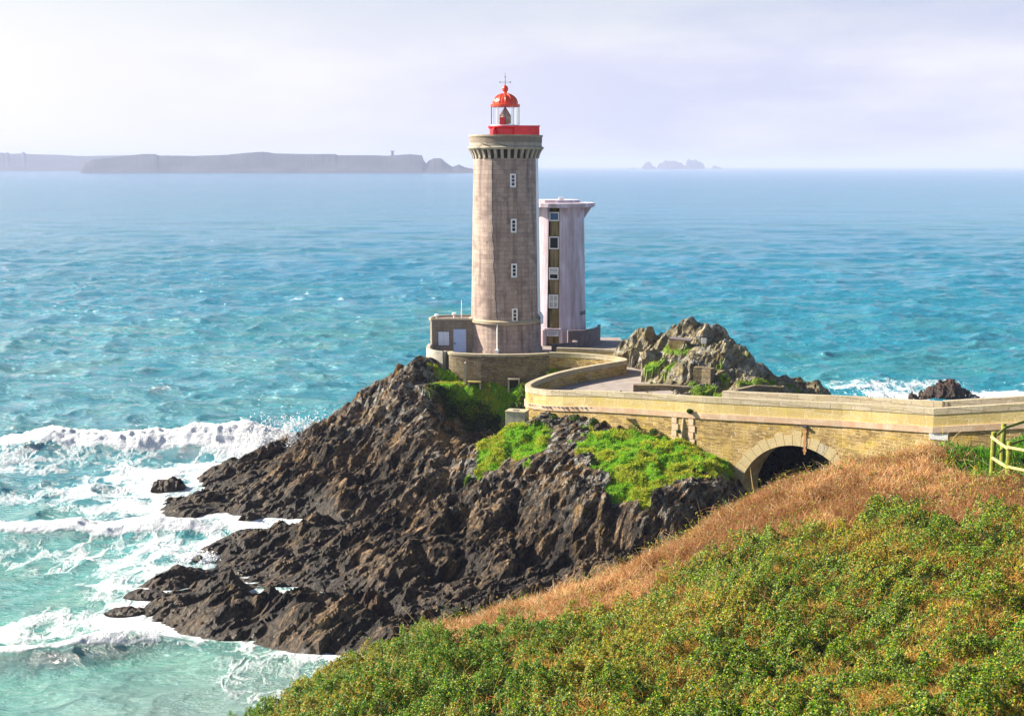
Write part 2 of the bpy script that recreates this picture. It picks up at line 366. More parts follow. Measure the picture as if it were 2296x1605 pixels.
def rock_mat(name, dark, mid, light, wet=True, lich=.95, hi=7.5):
    t = NT(name); p = t.pos(); sp = t.n('ShaderNodeSeparateXYZ'); t.l(p, sp.inputs[0]); z = sp.outputs[2]
    def strat(l, a=39, b=-44):
        o = t.n('ShaderNodeMapping', vector_type='TEXTURE'); o.inputs['Scale'].default_value = l; o.inputs['Rotation'].default_value = (R(12), R(b), R(a)); t.l(p, o.inputs[0]); return o.outputs[0]
    n1 = t.noise(p, .45, 7, .62); n2 = t.noise(strat((3.2, .42, .42)), 1.0, 7, .68, .3); n3 = t.noise(p, 4.0, 6, .7)
    f = t.math('ADD', t.math('MULTIPLY', n1, .35), t.math('MULTIPLY', n2, .65))
    c = t.ramp(f, [(.39, dark), (.50, mid), (.61, light)])
    c = t.mix(t.mr(n3, .3, .7, 0, .6), c, tuple(a * .45 for a in mid))
    # lichen: grey-white and ochre, more of it the higher above the spray line
    zn_ = t.noise(p, .22, 3, .5); c = t.mix(t.mr(zn_, .5, .6, 0, .55), c, t.mix(t.mr(n3, .4, .6), mid, light))
    up = t.mr(z, 3.2, hi, 0, 1)
    ln = t.noise(p, 1.3, 6, .75); lw = t.math('MULTIPLY', t.mr(ln, .5, .58), t.math('MULTIPLY', up, lich))
    c = t.mix(lw, c, (.40, .39, .35))
    oc = t.noise(t.map(p, (1, 1, .3), loc=(9, 4, 2)), .7, 6, .65); c = t.mix(t.math('MULTIPLY', t.mr(oc, .54, .68), t.mr(z, 1.5, 6, .35, .75)), c, (.34, .20, .045))
    if wet:
        wz = t.math('ADD', z, t.math('MULTIPLY', t.math('SUBTRACT', n1, .5), 3.0))
        wf = t.mr(wz, .1, 2.0, .8, 0)
        c = t.mix(wf, c, (.035, .024, .018))
        al = t.noise(p, 2.2, 5, .6); c = t.mix(t.math('MULTIPLY', t.mr(al, .58, .7, 0, .7), t.mr(z, 3.2, .6)), c, (.07, .06, .008))
        ro = t.mr(wz, .1, 2.4, .42, .85)
    else: ro = .85
    fs_ = t.noise(strat((4.5, .55, .8), 44, -38), 1.0, 6, .6, .5); cr_ = t.math('ABSOLUTE', t.math('SUBTRACT', fs_, .5)); crk = t.mr(cr_, .0, .022, 1, 0)
    fs2 = t.noise(p, 2.2, 5, .6, .6); crk2 = t.mr(t.math('ABSOLUTE', t.math('SUBTRACT', fs2, .5)), 0, .014, 1, 0); crk = t.math('MAXIMUM', crk, crk2)
    c = t.mix(t.math('MULTIPLY', crk, .75), c, tuple(a * .6 for a in dark))
    g = t.attr('grass')
    gn = t.noise(p, 1.6, 5, .6); gc = t.ramp(gn, [(.3, (.06, .17, .008)), (.5, (.16, .34, .010)), (.72, (.34, .36, .02))])
    c = t.mix(g, c, gc)
    h = t.math('SUBTRACT', t.math('ADD', t.math('MULTIPLY', n2, 1.0), t.math('MULTIPLY', n3, .55)), t.math('MULTIPLY', crk, .35))
    return t.fin(c, ro, t.bump(h, 1.0, .42), .35)
M['rock'] = rock_mat('sea cliff rock', (.010, .008, .008), (.030, .020, .014), (.46, .30, .165))
M['knoll'] = rock_mat('lichened rock', (.05, .045, .03), (.28, .23, .12), (.56, .49, .30), wet=False, lich=.9, hi=11)
M['searock'] = rock_mat('dark sea rock', (.03, .018, .018), (.09, .05, .04), (.19, .11, .08), lich=.1)
def attr_leaf(name, rough, trans, spec=.5):
    t = NT(name); c = t.attr('Col', 'Color'); t.fin(c, rough, None, spec)
    tr = t.n('ShaderNodeBsdfTranslucent'); t.l(c, tr.inputs[0]); ms = t.n('ShaderNodeMixShader'); ms.inputs[0].default_value = trans
    t.l(t.b.outputs[0], ms.inputs[1]); t.l(tr.outputs[0], ms.inputs[2]); t.l(ms.outputs[0], t.out.inputs[0]); return t.m
M['leaf'] = attr_leaf('bramble leaves', .45, .4, .3)
M['straw'] = attr_leaf('grass blades', .6, .42, .25)
t = NT('hillside soil'); p = t.pos(); n = t.noise(p, 2.5, 6, .65)
M['soil'] = t.fin(t.mix(t.attr('dry'), t.ramp(n, [(.3, (.012, .02, .005)), (.7, (.04, .05, .012))]), t.ramp(n, [(.3, (.07, .035, .012)), (.7, (.20, .11, .045))])), .95, t.bump(n, .8, .1), .1)
M['farland'] = plain('far land', (.05, .05, .055), .95, .6, .01, .1, bump=0)

# sea
t = NT('sea water'); p = t.pos(); sp = t.n('ShaderNodeSeparateXYZ'); t.l(p, sp.inputs[0]); y = sp.outputs[1]
sh = t.attr('shallow'); fo = t.attr('foam')
deep = t.ramp(t.mr(y, 60, 2500), [(0, (.007, .225, .225)), (.03, (.008, .205, .285)), (.12, (.008, .205, .35)), (1, (.010, .19, .43))])
big = t.noise(t.map(p, (.012, .03, .03)), 1, 4, .5)
deep = t.mix(t.mr(big, .4, .65, 0, .5), deep, (.008, .20, .24))
base = t.mix(sh, deep, (.10, .30, .23))
sandy = t.attr('sandy'); base = t.mix(sandy, base, (.30, .29, .24))
fp = t.map(p, (1, .62, 1))
wv = t.n('ShaderNodeVectorMath', operation='MULTIPLY_ADD'); wnz = t.n('ShaderNodeTexNoise'); wnz.inputs['Scale'].default_value = .35; wnz.inputs['Detail'].default_value = 5; t.l(fp, wnz.inputs[0])
t.l(wnz.outputs['Color'], wv.inputs[0]); wv.inputs[1].default_value = (4.5, 4.5, 0); t.l(fp, wv.inputs[2])
vo = t.n('ShaderNodeTexVoronoi', feature='DISTANCE_TO_EDGE'); vo.inputs['Scale'].default_value = .42; t.l(wv.outputs[0], vo.inputs[0])
vo2 = t.n('ShaderNodeTexVoronoi', feature='DISTANCE_TO_EDGE'); vo2.inputs['Scale'].default_value = 1.3; t.l(wv.outputs[0], vo2.inputs[0])
lace = t.math('ADD', t.math('MULTIPLY', t.mr(vo.outputs[0], 0, .35, 1, 0), .5), t.math('MULTIPLY', t.mr(vo2.outputs[0], 0, .3, 1, 0), .28))
fn = t.noise(fp, .55, 8, .68); fn2 = t.noise(fp, 3.0, 5, .7)
pat = t.math('ADD', lace, t.math('ADD', t.math('MULTIPLY', fn, .9), t.math('MULTIPLY', fn2, .35)))
tot = t.math('ADD', pat, t.math('MULTIPLY', fo, 1.0))
ff = t.mr(tot, 1.30, 1.92)
ff = t.math('MULTIPLY', ff, t.mr(fo, .02, .2))
# scattered whitecaps far out
wcn = t.noise(t.map(p, (.10, .22, 1)), 1, 7, .7); wcd = t.noise(t.map(p, (.01, .01, 1)), 1, 2, .5)
wc = t.mr(t.math('ADD', wcn, t.math('MULTIPLY', wcd, .12)), .80, .83, 0, .85)
ff = t.math('MAXIMUM', ff, wc)
wd = t.noise(t.map(p, (.004, .014, 1)), 1, 9, .78); base = t.mix(t.math('MULTIPLY', t.mr(wd, .42, .62), t.mr(y, 150, 900, .2, .7)), base, (.005, .15, .27))
col = t.mix(ff, base, (.80, .83, .88))
b1 = t.noise(t.map(p, (.45, .9, 1), rot=(0, 0, R(8))), 1, 7, .7); b2 = t.noise(t.map(p, (.07, .16, 1), rot=(0, 0, R(-6))), 1, 7, .68)
b3 = t.noise(t.map(p, (.02, .05, 1), rot=(0, 0, R(5))), 1, 7, .65)
hh = t.math('ADD', t.math('MULTIPLY', b1, .7), t.math('ADD', t.math('MULTIPLY', b2, t.mr(y, 120, 600, .4, 3.2)), t.math('MULTIPLY', b3, t.mr(y, 250, 1600, 0, 11.0))))
hh = t.math('ADD', hh, t.math('MULTIPLY', ff, t.math('MULTIPLY', fn2, .5)))
nrm = t.bump(hh, .9, 1.0)
M['sea'] = t.fin(col, t.mix(ff, (.13, .13, .13), (.9, .9, .9)), nrm, .75)
M['foam'] = plain('white water', (.88, .90, .92), .9, .08, 2, .1, bump=.6)

# ================================================================== TERRAIN : rocky headland under the lighthouse
HP = [  # (px, py, distance)
 # rear spine towards the terrace
 (960,812,123.5),(940,806,123.5),(900,815,123.2),(880,838,123),(850,848,122.5),(830,872,122),(790,905,122),(730,930,122),(700,950,121.5),(690,978,121),(660,998,121.5),(620,1003,122),(540,1022,121),(470,1057,118),(430,1090,117),
 (880,900,118),(820,930,118.5),(800,960,117),(740,1000,115),(700,1030,114),(800,1040,112),(620,1060,113),(560,1100,111),(500,1128,109.5),(700,1100,106),(650,1135,106.2),(760,1100,105),(440,1120,112.5),
 (940,868,118.6),(965,900,117),(900,940,116),(950,925,115.8),(940,955,114.2),(925,988,112.5),(900,1010,111),(980,1010,110.5),(1050,940,119.4),(1050,975,118.4),(1120,940,119.6),(1150,925,119.6),(1000,950,118),(1110,975,118),(700,1060,110),(800,1050,110.5),(900,1037,110),
 # ledge in front of the terrace
 (1010,864,119.9),(1060,866,120),(1110,866,120),(1165,868,119.8),(1010,850,121.5),(1060,852,121.6),(1110,856,121.2),(1165,852,121.5),(1100,900,119.8),(1160,900,119.7),(985,868,119.6),
 # front hill crest
 (1180,948,104),(1140,955,104),(1040,992,103),(984,1026,102.2),(938,1049,101),(908,1083,99.5),(860,1140,97.5),(803,1162,97),(720,1152,98),(618,1170,98.3),(800,1085,106),(900,1065,107),(1000,1042,107.5),
 (1260,962,102),(1300,968,101.5),(1400,970,100),(1480,990,98.8),(1550,1003,97.5),(1640,1042,95.5),(1200,1000,100),(1120,1000,101),(1060,1045,100),(1150,1060,97),(1200,1100,93.5),
 (1350,1040,94),(1500,1050,92.5),(1600,1050,92.5),(1420,1090,90),(1250,1080,91),(1180,1120,92),(1330,1130,89),(1420,1143,87.5),(1540,1100,89.5),(1400,1250,86.6),(1500,1185,85.5),(1600,1120,89),
 (1000,1100,97),(950,1150,94),(1050,1200,90),(1150,1200,89),(950,1230,89),(880,1290,86.5),(1000,1280,86.5),(1200,1230,87.5),(860,1200,92),(1300,1200,87.6),
 # lower spit and reefs
 (750,1185,96),(650,1195,96.5),(560,1220,95.4),(480,1258,93.7),(430,1295,91),(600,1300,88.5),(700,1260,90),(800,1250,90),(470,1338,85.8),(550,1350,84.8),(700,1320,86.2),(480,1385,82.6),(560,1392,82.0),(620,1372,83.4),(425,1350,85.8),
 (620,1412,80.6),(760,1370,81.5),(900,1330,83),(1050,1300,84.5),(1150,1270,86),(1000,1380,79.5),(850,1425,78.8),(720,1438,79.0),(800,1400,79.8),(1300,1280,84.5),(1100,1330,81)]
tp = [tuple(PY(*p)) for p in HP]
tp += [tuple(PZ(*p)) for p in ((400,1278,.9),(405,1342,.7),(450,1370,.8),(500,1380,.8),(590,1362,.9),(450,1300,1.3),(520,1330,1.3),(600,1320,1.4),(520,1290,1.5),(640,1433,.4),(720,1443,.35),(560,1418,.3),(820,1436,.4),(700,1385,1.3),(760,1400,1.2),(640,1400,.9),(820,1390,1.3),(660,1350,1.6),(780,1360,1.8),(700,1345,1.6),(640,1335,1.6),(615,1330,1.3),(700,1325,1.7),(740,1345,1.6),(430,1138,.4),(560,1153,.4),(385,1110,.3),(470,1100,1.0),(900,1395,1.0))]
tp += [(-20,128,.5),(-14,131,3),(-9,130,8.5),(-9,134,6),(0,138,8.5),(8,143,8),(14,138,6),(-25,127,-2.2),(-34,122,-3),(-10,145,-3),(5,151,-3),(20,145,-3),(30,132,-3),(33,118,-3),(28,108,-2.5),(24,102,-1.5),(15,104,7),(8,106,8.8),(4,108,8.8),
 (-48,110,-3.5),(-40,88,-3),(-34,80,-2.6),(-22,73,-2.4),(-10,71,-1.6),(-3,72,.1),(4,72,2),(14,70,5),(24,72,8),(34,78,10),(34,88,9),(28,84,7.5),(-44,130,-4),(-30,104,-1.0),(-24,105.0,-.9),(-20,103.5,-.8),(-30,98,-1.3),(-34,92,-2),(-36,115,-2.0),(-30,113.5,-.5),
 (19.5,93,1.0),(19,99,.2),(21,86,1.5),(23,95,1.5),(16,99,4),(0,113,3.2),(-5,110,3.0),(-2,111,3.0),(0,116,3.6),(-3,115.5,3.6),(-11,108.6,3.0),(-15.5,103.5,-1.2),(-12,102.3,-.9),(-9,103.0,-.3),(-6,104.2,.6),(-3,105.8,1.6),(3,113,5.5),(-16,106.2,.9),(5,117.5,8.3),(5,120.3,8.9),(8,118.3,9.2),(-6,125,9.3),(3,125,9.3),(10,125,9.2),(10,131,9.0),(0,132,9.3),(-6,131,9.3),
 (26.5,90,4.5),(30,96,3),(-19,76.5,-.3),(-14,76.2,-.15)]
Hb = rbf(tp)
def hit(px, py, f=None, y0=60, y1=150):
    """where the sight line to a photo point meets the ground"""
    f = f or Hb; d = ray(px, py); Y = np.arange(y0, y1, .05); t = Y / d[1]
    h = f(d[0] * t, Y); zz = CAM_Z + d[2] * t; k = np.argmax(zz < h)
    return Vector((d[0] * t[k], Y[k], float(h[k])))
def wpoly(pts, f=None, **k): return [tuple(hit(a, b, f, **k)[:2]) for a, b in pts]
G1 = wpoly([(1300,975),(1400,972),(1500,990),(1560,1008),(1640,1047),(1630,1068),(1560,1068),(1480,1105),(1430,1148),(1390,1140),(1345,1075),(1310,1015)])
G2 = wpoly([(1130,965),(1165,952),(1200,962),(1240,972),(1215,1010),(1185,1050),(1130,1050),(1050,1062),(1085,1005)])
G3 = [(-7.6,119.8),(-6.6,123),(3.2,123.5),(6,119.5),(3.5,117.6),(-1,117.6),(-4.5,117.8),(-6.8,119)]
G4 = [(3,121.5),(8,121),(9,119),(7,117.3),(4.5,117.3)]
def grass_mask(x, y, polys, e=1.0):
    jx = x + (fbm(x * .9, y * .9, 31) - .5) * 2.6 * e; jy = y + (fbm(x * .9, y * .9, 47) - .5) * 2.6 * e
    m = np.zeros(x.shape)
    for P in polys: m = np.maximum(m, inpoly(jx, jy, P).astype(float))
    return m
def crag(x, y, a=1.0, ang=1.05, seed=3):
    wx = x + (fbm(x * .35, y * .35, 5) - .5) * 3.4; wy = y + (fbm(x * .35, y * .35, 8) - .5) * 3.4
    q = -1.05 + (ang - 1.05)
    return a * (slabs(wx, wy, 6.5, q, .62, seed) * 2.3 + slabs(wx, wy, 2.6, q + .15, .55, seed + 20, 2.6) * 1.55 + slabs(wx, wy, 1.0, q - .12, .5, seed + 40, 2.6) * .62 + facets(wx, wy, .42, q + 1.57, 2.4, seed + 60, .4) * .17)
T_POLY = [(-8.0,128.6),(-7.7,124.6),(-6.3,122.8),(-4.1,121.7),(-2.1,121.1),(.7,121.3),(3.4,122.1),(7,121.1),(8.9,119.5),(10,117.8),(14,119),(14,124),(12,134),(0,136),(-6,134)]
def terrain(x, y):
    b = Hb(x, y); g = grass_mask(x, y, [G1, G2, G3, G4])
    gb = g.reshape(len(ys), len(xs)).copy()
    for ax in (0, 1):
        for _ in range(2):
            c_ = np.cumsum(np.concatenate([np.zeros_like(np.take(gb, [0], ax)), gb], ax), ax); w = 9
            n_ = gb.shape[ax]; i_ = np.arange(n_); lo = np.clip(i_ - w, 0, n_); hi = np.clip(i_ + w + 1, 0, n_)
            gb = (np.take(c_, hi, ax) - np.take(c_, lo, ax)) / (2 * w + 1)
    gb = gb.ravel()
    amp = np.clip(.22 + (b + 1) * .15, .25, .9) * (1 - sstep(98, 108, y) * .1)
    fl = np.clip((x + 4) / 8, 0, 1) * np.clip((98 - y) / 6, 0, 1)
    rg_ = fbm((x * .94 - y * .35) * .42, (x * .35 + y * .94) * .11, 140, 4); rg_ = (1 - np.abs(rg_ * 2 - 1) * 2.2)
    b = b + .3 * sstep(-.5, .3, b) + (rg_ - .45) * .35 * (1 - g) * sstep(.5, 3, b) * (1 - sstep(108, 114, y) * .6)
    su = x * .77 + y * .63; sv = -x * .63 + y * .77; sb = fbm(su * .16 + 3, sv * 1.15 + fbm(su * .3, sv * .3, 9) * 1.4, 161, 3); b = b + (.5 - np.abs(sb * 2 - 1) * 1.6) * .55 * (1 - g) * (1 - np.clip(gb * 1.3, 0, .8)) * sstep(-.5, .8, b)
    z = b + crag(x, y) * amp * (1 - g) * (1 - .75 * np.clip(gb * 1.6, 0, 1)) * (1 - .75 * sstep(-1, .5, x) * sstep(12, 7, x) * sstep(95, 98, y) * sstep(108, 104, y)) * (1 - .45 * sstep(-12, -8, x) * sstep(5, 2, x) * sstep(103, 105, y) * sstep(119, 117, y)) + g * ((fbm(x * 1.3, y * 1.3, 77, 4) - .5) * .9 + (fbm(x * .35, y * .35, 12) - .5) * .8 - .15)
    g = np.where((x < 4) & (y > 112) & (y < 119.2), g * (.25 + .3 * (fbm(x * 1.5, y * 1.5, 55) > .5)), g)  # grass tint thinned below the terrace, dark rock colour stands in for shade
    z = np.where((x > -9) & (x < 3.2) & (y > 117) & (y < 121.9), np.minimum(z, 8.2 + .2 * fbm(x, y, 71)), z)
    t_ = inpoly(x, y, T_POLY); z = np.where(t_, np.minimum(z, 9.6), z)
    return z, g
RX0, RX1, RY0, RY1, DR = -44, 37, 69, 151, .125
xs = np.arange(RX0, RX1, DR); ys = np.arange(RY0, RY1, DR); X, Y = np.meshgrid(xs, ys); x = X.ravel(); y = Y.ravel()
x = x + (vn(x * 7, y * 7, 91) - .5) * .12; y = y + (vn(x * 7, y * 7, 92) - .5) * .12
# ---- bridge / wall lines (plan)
def L2(pts): return [Vector(p) for p in pts]
Npx = [(1196,871,10.27),(1225,874,10.36),(1262,875,10.5),(1300,875,10.65),(1345,876,10.8),(1460,882,11.05),(1579,889,11.3),(1735,896,11.6),(1891,903,11.9),(2094,915,12.3),(2296,903,13.1)]
Nw = [PZ(*p) for p in Npx]
Dq = [PZ(1398,805,11.0),PZ(1385,808,10.97),PZ(1340,815,10.87),PZ(1280,826,10.7),PZ(1240,835,10.55),PZ(1210,845,10.42),PZ(1186,855,10.33),PZ(1177,862,10.29),PZ(1181,868,10.27)]
Dw = [(p.x, p.y) for p in Dq]; print('D', [tuple(round(c,1) for c in p) for p in Dq], 'N', [tuple(round(c,1) for c in p) for p in Nw])
road_guard = [tuple(p[:2]) for p in Nw] + [(34,88),(30,90),(17,101.5),(12,106),(10,110),(12,114),(14,119),(14,123.5),(3,124.5),(9.9,117.9)] + Dw[1:]
z, g = terrain(x, y)
rg = inpoly(x, y, road_guard); z = np.where(rg, np.minimum(z, 8.7), z)
head = mesh_np('headland', np.stack([x, y, z], 1), grid_faces(len(xs), len(ys)), M['rock'], attrs={'grass': g})
tag(head, 'dark craggy rock headland with grassy shoulders under the lighthouse', kind='structure')
ZG = z.reshape(len(ys), len(xs)); GG = g.reshape(len(ys), len(xs))
def samp(A, px, py):
    i = np.clip(((py - RY0) / DR), 0, A.shape[0] - 1.01); j = np.clip(((px - RX0) / DR), 0, A.shape[1] - 1.01)
    i0 = i.astype(int); j0 = j.astype(int); fi = i - i0; fj = j - j0
    return (A[i0, j0] * (1 - fj) + A[i0, j0 + 1] * fj) * (1 - fi) + (A[i0 + 1, j0] * (1 - fj) + A[i0 + 1, j0 + 1] * fj) * fi

# ================================================================== KNOLL to the right of the road
KP = [(1390,850,111.5),(1420,868,109.3),(1500,876,107.6),(1600,878,105.6),(1700,882,104.6),(1440,800,113.5),(1480,770,116),(1520,803,112.8),(1560,786,112),(1620,800,110.5),(1680,825,109.3),(1720,850,108),(1600,850,107.8),(1540,850,109),(1450,840,111),
 (1385,786,123),(1400,776,123),(1430,752,123),(1480,738,123),(1500,731,122.5),(1530,722,121),(1590,727,120),(1640,748,119.5),(1700,800,118.5),(1722,828,117.5),(1770,846,117),(1860,878,116.5),(1810,858,117),(1410,820,114.5),(1500,750,119),(1570,750,118),(1640,790,115),(1690,815,114),(1760,868,111),(1580,820,110),(1480,820,112)]
kp = [tuple(PY(*p)) for p in KP]
kp += [(27.5,110,5),(31,112,2),(22,107.5,8.5),(8,128,5),(15,128,6),(22,124,4),(14,133,-1),(25,128,-2),(34,118,-2),(8.6,124,8),(11,112,9.2),(9.5,115,9.2),(12,108.5,9.2),(15,105,9.3),(18,103,9.3),(21,101.5,9.5),(22,104.5,9.5),(26,105,4),(11.5,118.5,9.3)]
Kb = rbf(kp)
kx = np.arange(8.5, 36, .12); ky = np.arange(100, 134, .12); KX, KY = np.meshgrid(kx, ky); a = KX.ravel(); b = KY.ravel()
G5 = wpoly([(1553,868),(1600,862),(1640,872),(1640,885),(1550,884)], Kb, y0=98)
G6 = wpoly([(1700,838),(1745,852),(1750,880),(1705,868)], Kb, y0=98)
G7 = wpoly([(1440,808),(1500,795),(1540,812),(1500,822),(1450,830)], Kb, y0=98)
kg = grass_mask(a, b, [G5, G6, G7], .35)
kg = np.maximum(kg * (fbm(a * 1.2, b * 1.2, 404, 4) > .46), sstep(.66, .70, fbm(a * .8, b * .8, 400, 5)) * .9 * (b < 116))
kz = Kb(a, b) - .3 + crag(a, b, .95, .9, 60) * (1 - kg * .8) + kg * .1
RD = [(8,103.5),(12.5,103.6),(14.8,101.2),(17,99.3),(36,88),(36,78),(0,100),(0,104),(9.6,117),(9,121.9),(10.6,121.6),(11.6,119.5),(11.2,114),(10.5,110.6),(11,107)]
kz = np.where(inpoly(a, b, RD), np.minimum(kz, 9.0), kz)
knoll = mesh_np('knoll', np.stack([a, b, kz], 1), grid_faces(len(kx), len(ky)), M['knoll'], attrs={'grass': kg})
tag(knoll, 'grey lichened rock knoll with grass patches beside the road', kind='structure')

# ================================================================== ROAD
def poly_sheet(name, pts, mat, kind, label):
    o = MB(); o.add(pts, [tuple(range(len(pts)))]); ob = o.build(name, mat); return tag(ob, label, kind=kind)
near_top = [(p.x, p.y, p.z) for p in Nw]
D_Z = -1.25
inner = []
nl = [Vector((p.x, p.y)) for p in Nw]
def off(path, d):
    n = len(path); o = []
    for i in range(n):
        A = (path[i] - path[i - 1]).normalized() if i else None; B = (path[i + 1] - path[i]).normalized() if i < n - 1 else None
        A = A or B; B = B or A; T = (A + B).normalized(); o.append(path[i] + Vector((-T.y, T.x)) * d / max(.5, T.dot(A)))
    return o
BW = 2.9
far_l = off(nl, BW)
rb = MB()
ez = [p.z + D_Z for p in Nw] + [12.95]
e0 = [(p.x, p.y) for p in off(nl, .2)] + [(50, 74.3)]; e1 = [(p.x, p.y) for p in far_l] + [(50, 77)]
k0 = 4
for i in range(k0, len(e0) - 1):
    rb.add([(e0[i][0], e0[i][1], ez[i]), (e0[i + 1][0], e0[i + 1][1], ez[i + 1]), (e1[i + 1][0], e1[i + 1][1], ez[i + 1]), (e1[i][0], e1[i][1], ez[i])], [(0, 1, 2, 3)])
plaza = [(e0[4][0], e0[4][1])] + [e1[4], (e1[5][0], e1[5][1] + 1.2), (13.5, 106), (12, 110), (12.3, 114), (14, 118), (14, 124), (3, 124.5), (3.4, 122.1), (7, 121.1), (8.8, 119.5), (9.9, 117.9)] + [(d[0] + .1, d[1]) for d in Dw[1:]] + [(p.x, p.y) for p in nl[:4]]
RZ = rbf([(p.x, p.y, p.z - 1.25) for p in Nw[:6]] + [(d.x, d.y, d.z - 1.25) for d in Dq] + [(14, 124, 9.77), (4, 124, 9.77), (14, 110, 9.9), (17, 101, 10.1), (12, 118, 9.77)])
gx, gy = np.meshgrid(np.arange(0, 19, .25), np.arange(95, 126, .25)); gz = RZ(gx, gy); pin = inpoly(gx, gy, plaza)
for i in range(gx.shape[0] - 1):
    for j in range(gx.shape[1] - 1):
        if pin[i, j] or pin[i + 1, j] or pin[i, j + 1] or pin[i + 1, j + 1]: rb.add([(gx[a_, b_], gy[a_, b_], gz[a_, b_] - .01) for a_, b_ in ((i, j), (i, j + 1), (i + 1, j + 1), (i + 1, j))], [(0, 1, 2, 3)])
tag(rb.build('road', M['road']), 'pale worn road surface curving from the bridge to the lighthouse', kind='structure')
TP = [(-8.0,128.6),(-7.7,124.6),(-6.3,122.9),(-4.1,121.8),(-2.1,121.2),(.7,121.4),(3.4,122.2),(8.9,119.7),(10,118),(14,119),(14,124),(12,134),(0,140),(9,144),(-6,134)]
TP = [(-8.0,128.6),(-7.7,124.6),(-6.3,122.9),(-4.1,121.8),(-2.1,121.2),(.7,121.4),(3.4,122.2),(3.4,124),(12,124),(11.5,142),(0,142),(-6,134)]
poly_sheet('terrace_ground', [(q[0], q[1], 9.85) for q in TP], M['road'], 'structure', 'pale paved terrace around the lighthouse')

# ================================================================== BRIDGE
bpath = [(50.0, 74.0)] + [(p.x, p.y) for p in Nw[::-1]]
bz = [14.2] + [p.z for p in Nw[::-1]]
bpath = bpath[::-1]; bz = bz[::-1]
def resample(path, zz, step):
    out = []; oz = []
    for i in range(len(path) - 1):
        A = Vector(path[i]); B = Vector(path[i + 1]); n = max(1, int((B - A).length / step))
        for k in range(n): out.append(A.lerp(B, k / n)); oz.append(zz[i] + (zz[i + 1] - zz[i]) * k / n)
    out.append(Vector(path[-1])); oz.append(zz[-1]); return out, oz
fp_, fz_ = resample(bpath, bz, .12)
Ls = [0]
for i in range(1, len(fp_)): Ls.append(Ls[-1] + (fp_[i] - fp_[i - 1]).length)
def proj(p):
    v = Vector(p) - Vector((0, 0, CAM_Z)); c, s_ = math.cos(TH), math.sin(TH)
    dz = v.y * c - v.z * s_; up = v.y * s_ + v.z * c
    return (512 + F * v.x / dz) / K, (357.5 - F * up / dz) / K
ci = min(range(len(fp_)), key=lambda i: abs(proj((fp_[i].x, fp_[i].y, 8.5))[0] - 1785))
crown = PY(1785, 998, fp_[ci].y).z; AR = 4.35; s0 = Ls[ci]; spring = crown - AR
body_bot = []
bridge = empty('stone_bridge', (20, 93, 2), 'yellow stone road bridge with one round arch and tall parapets', 'bridge')
for s_ in Ls:
    d = abs(s_ - s0); body_bot.append(spring + math.sqrt(max(0, AR * AR - d * d)) if d < AR else -1.5)
bb = MB(); bb.sweep(fp_, 0.0, BW + .3, body_bot, [q - 1.57 for q in fz_])
bb.build('masonry_body', M['rubble'], bridge, fix=True)
def piece(name, d0, d1, za, zb, mat, path=fp_, zz=fz_, a=0, b=None):
    m = MB(); pp = path[a:b]; q = zz[a:b]; m.sweep(pp, d0, d1, [k + za for k in q], [k + zb for k in q]); return m.build(name, mat, bridge)
piece('cornice', -.09, .35, -1.616, -1.2, M['cornice'])
piece('parapet', 0.0, .38, -1.24, -.40, M['ashlar'])
piece('coping', -.035, .42, -.417, 0, M['coping'])
fs = min(range(len(fp_)), key=lambda i: abs(proj((fp_[i].x, fp_[i].y, fz_[i]))[0] - 1585))
piece('parapet', BW - .38, BW, -1.6, -.42, M['ashlar'], a=fs)
piece('coping', BW - .42, BW + .03, -.417, 0.08, M['coping'], a=fs)
# return wall of the far parapet beside the knoll
q0 = off(fp_, BW)[fs]
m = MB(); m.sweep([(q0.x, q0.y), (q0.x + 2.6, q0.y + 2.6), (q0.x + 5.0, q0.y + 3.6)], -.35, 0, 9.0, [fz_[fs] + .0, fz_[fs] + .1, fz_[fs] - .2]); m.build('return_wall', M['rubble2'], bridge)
# arch ring
nv = 23; path2 = fp_
def at_s(s_):
    for i in range(len(Ls) - 1):
        if Ls[i + 1] >= s_:
            t_ = (s_ - Ls[i]) / (Ls[i + 1] - Ls[i]); P = fp_[i].lerp(fp_[i + 1], t_); T = (fp_[i + 1] - fp_[i]).normalized(); return P, Vector((T.y, -T.x))
for k in range(nv):
    a0 = math.pi * k / nv + .003; a1 = math.pi * (k + 1) / nv - .003; r0 = AR - .01; r1 = AR + (.86 if k % 2 else .74) + random.uniform(-.05, .05) + (.25 if k == nv // 2 else 0)
    vs = []
    for dep in (.025, -.4):
        for (r_, a_) in ((r0, a0), (r0, (a0 + a1) / 2), (r0, a1), (r1, a1), (r1, a0)):
            P, N = at_s(s0 - r_ * math.cos(a_)); Q = P + N * dep; vs.append((Q.x, Q.y, spring + r_ * math.sin(a_)))
    m = MB(); m.add(vs, [(0, 1, 2, 3, 4), (9, 8, 7, 6, 5)] + [(i, (i + 1) % 5, 5 + (i + 1) % 5, 5 + i) for i in range(5)]); m.build('voussoir', M[random.choice(('ring', 'ring', 'coping', 'ring'))], bridge)
for sgn in (-1, 1):   # jamb quoins below the spring line
    for k in range(6):
        zt = spring - k * .5; w = .9 if k % 2 else .6
        a_, b_ = s0 + sgn * (AR + w), s0 + sgn * (AR - .01); P, N = at_s(a_); Q, N2 = at_s(b_); m = MB()
        vs = [(p_.x + n_.x * d_, p_.y + n_.y * d_, z_) for z_ in (zt - .49, zt) for (p_, n_, d_) in ((P, N, .05), (Q, N2, .05), (Q, N2, -.4), (P, N, -.4))]
        m.add(vs, [(0, 1, 2, 3), (4, 5, 6, 7), (0, 1, 5, 4), (1, 2, 6, 5), (2, 3, 7, 6), (3, 0, 4, 7)]); m.build('quoin', M['ring'], bridge)
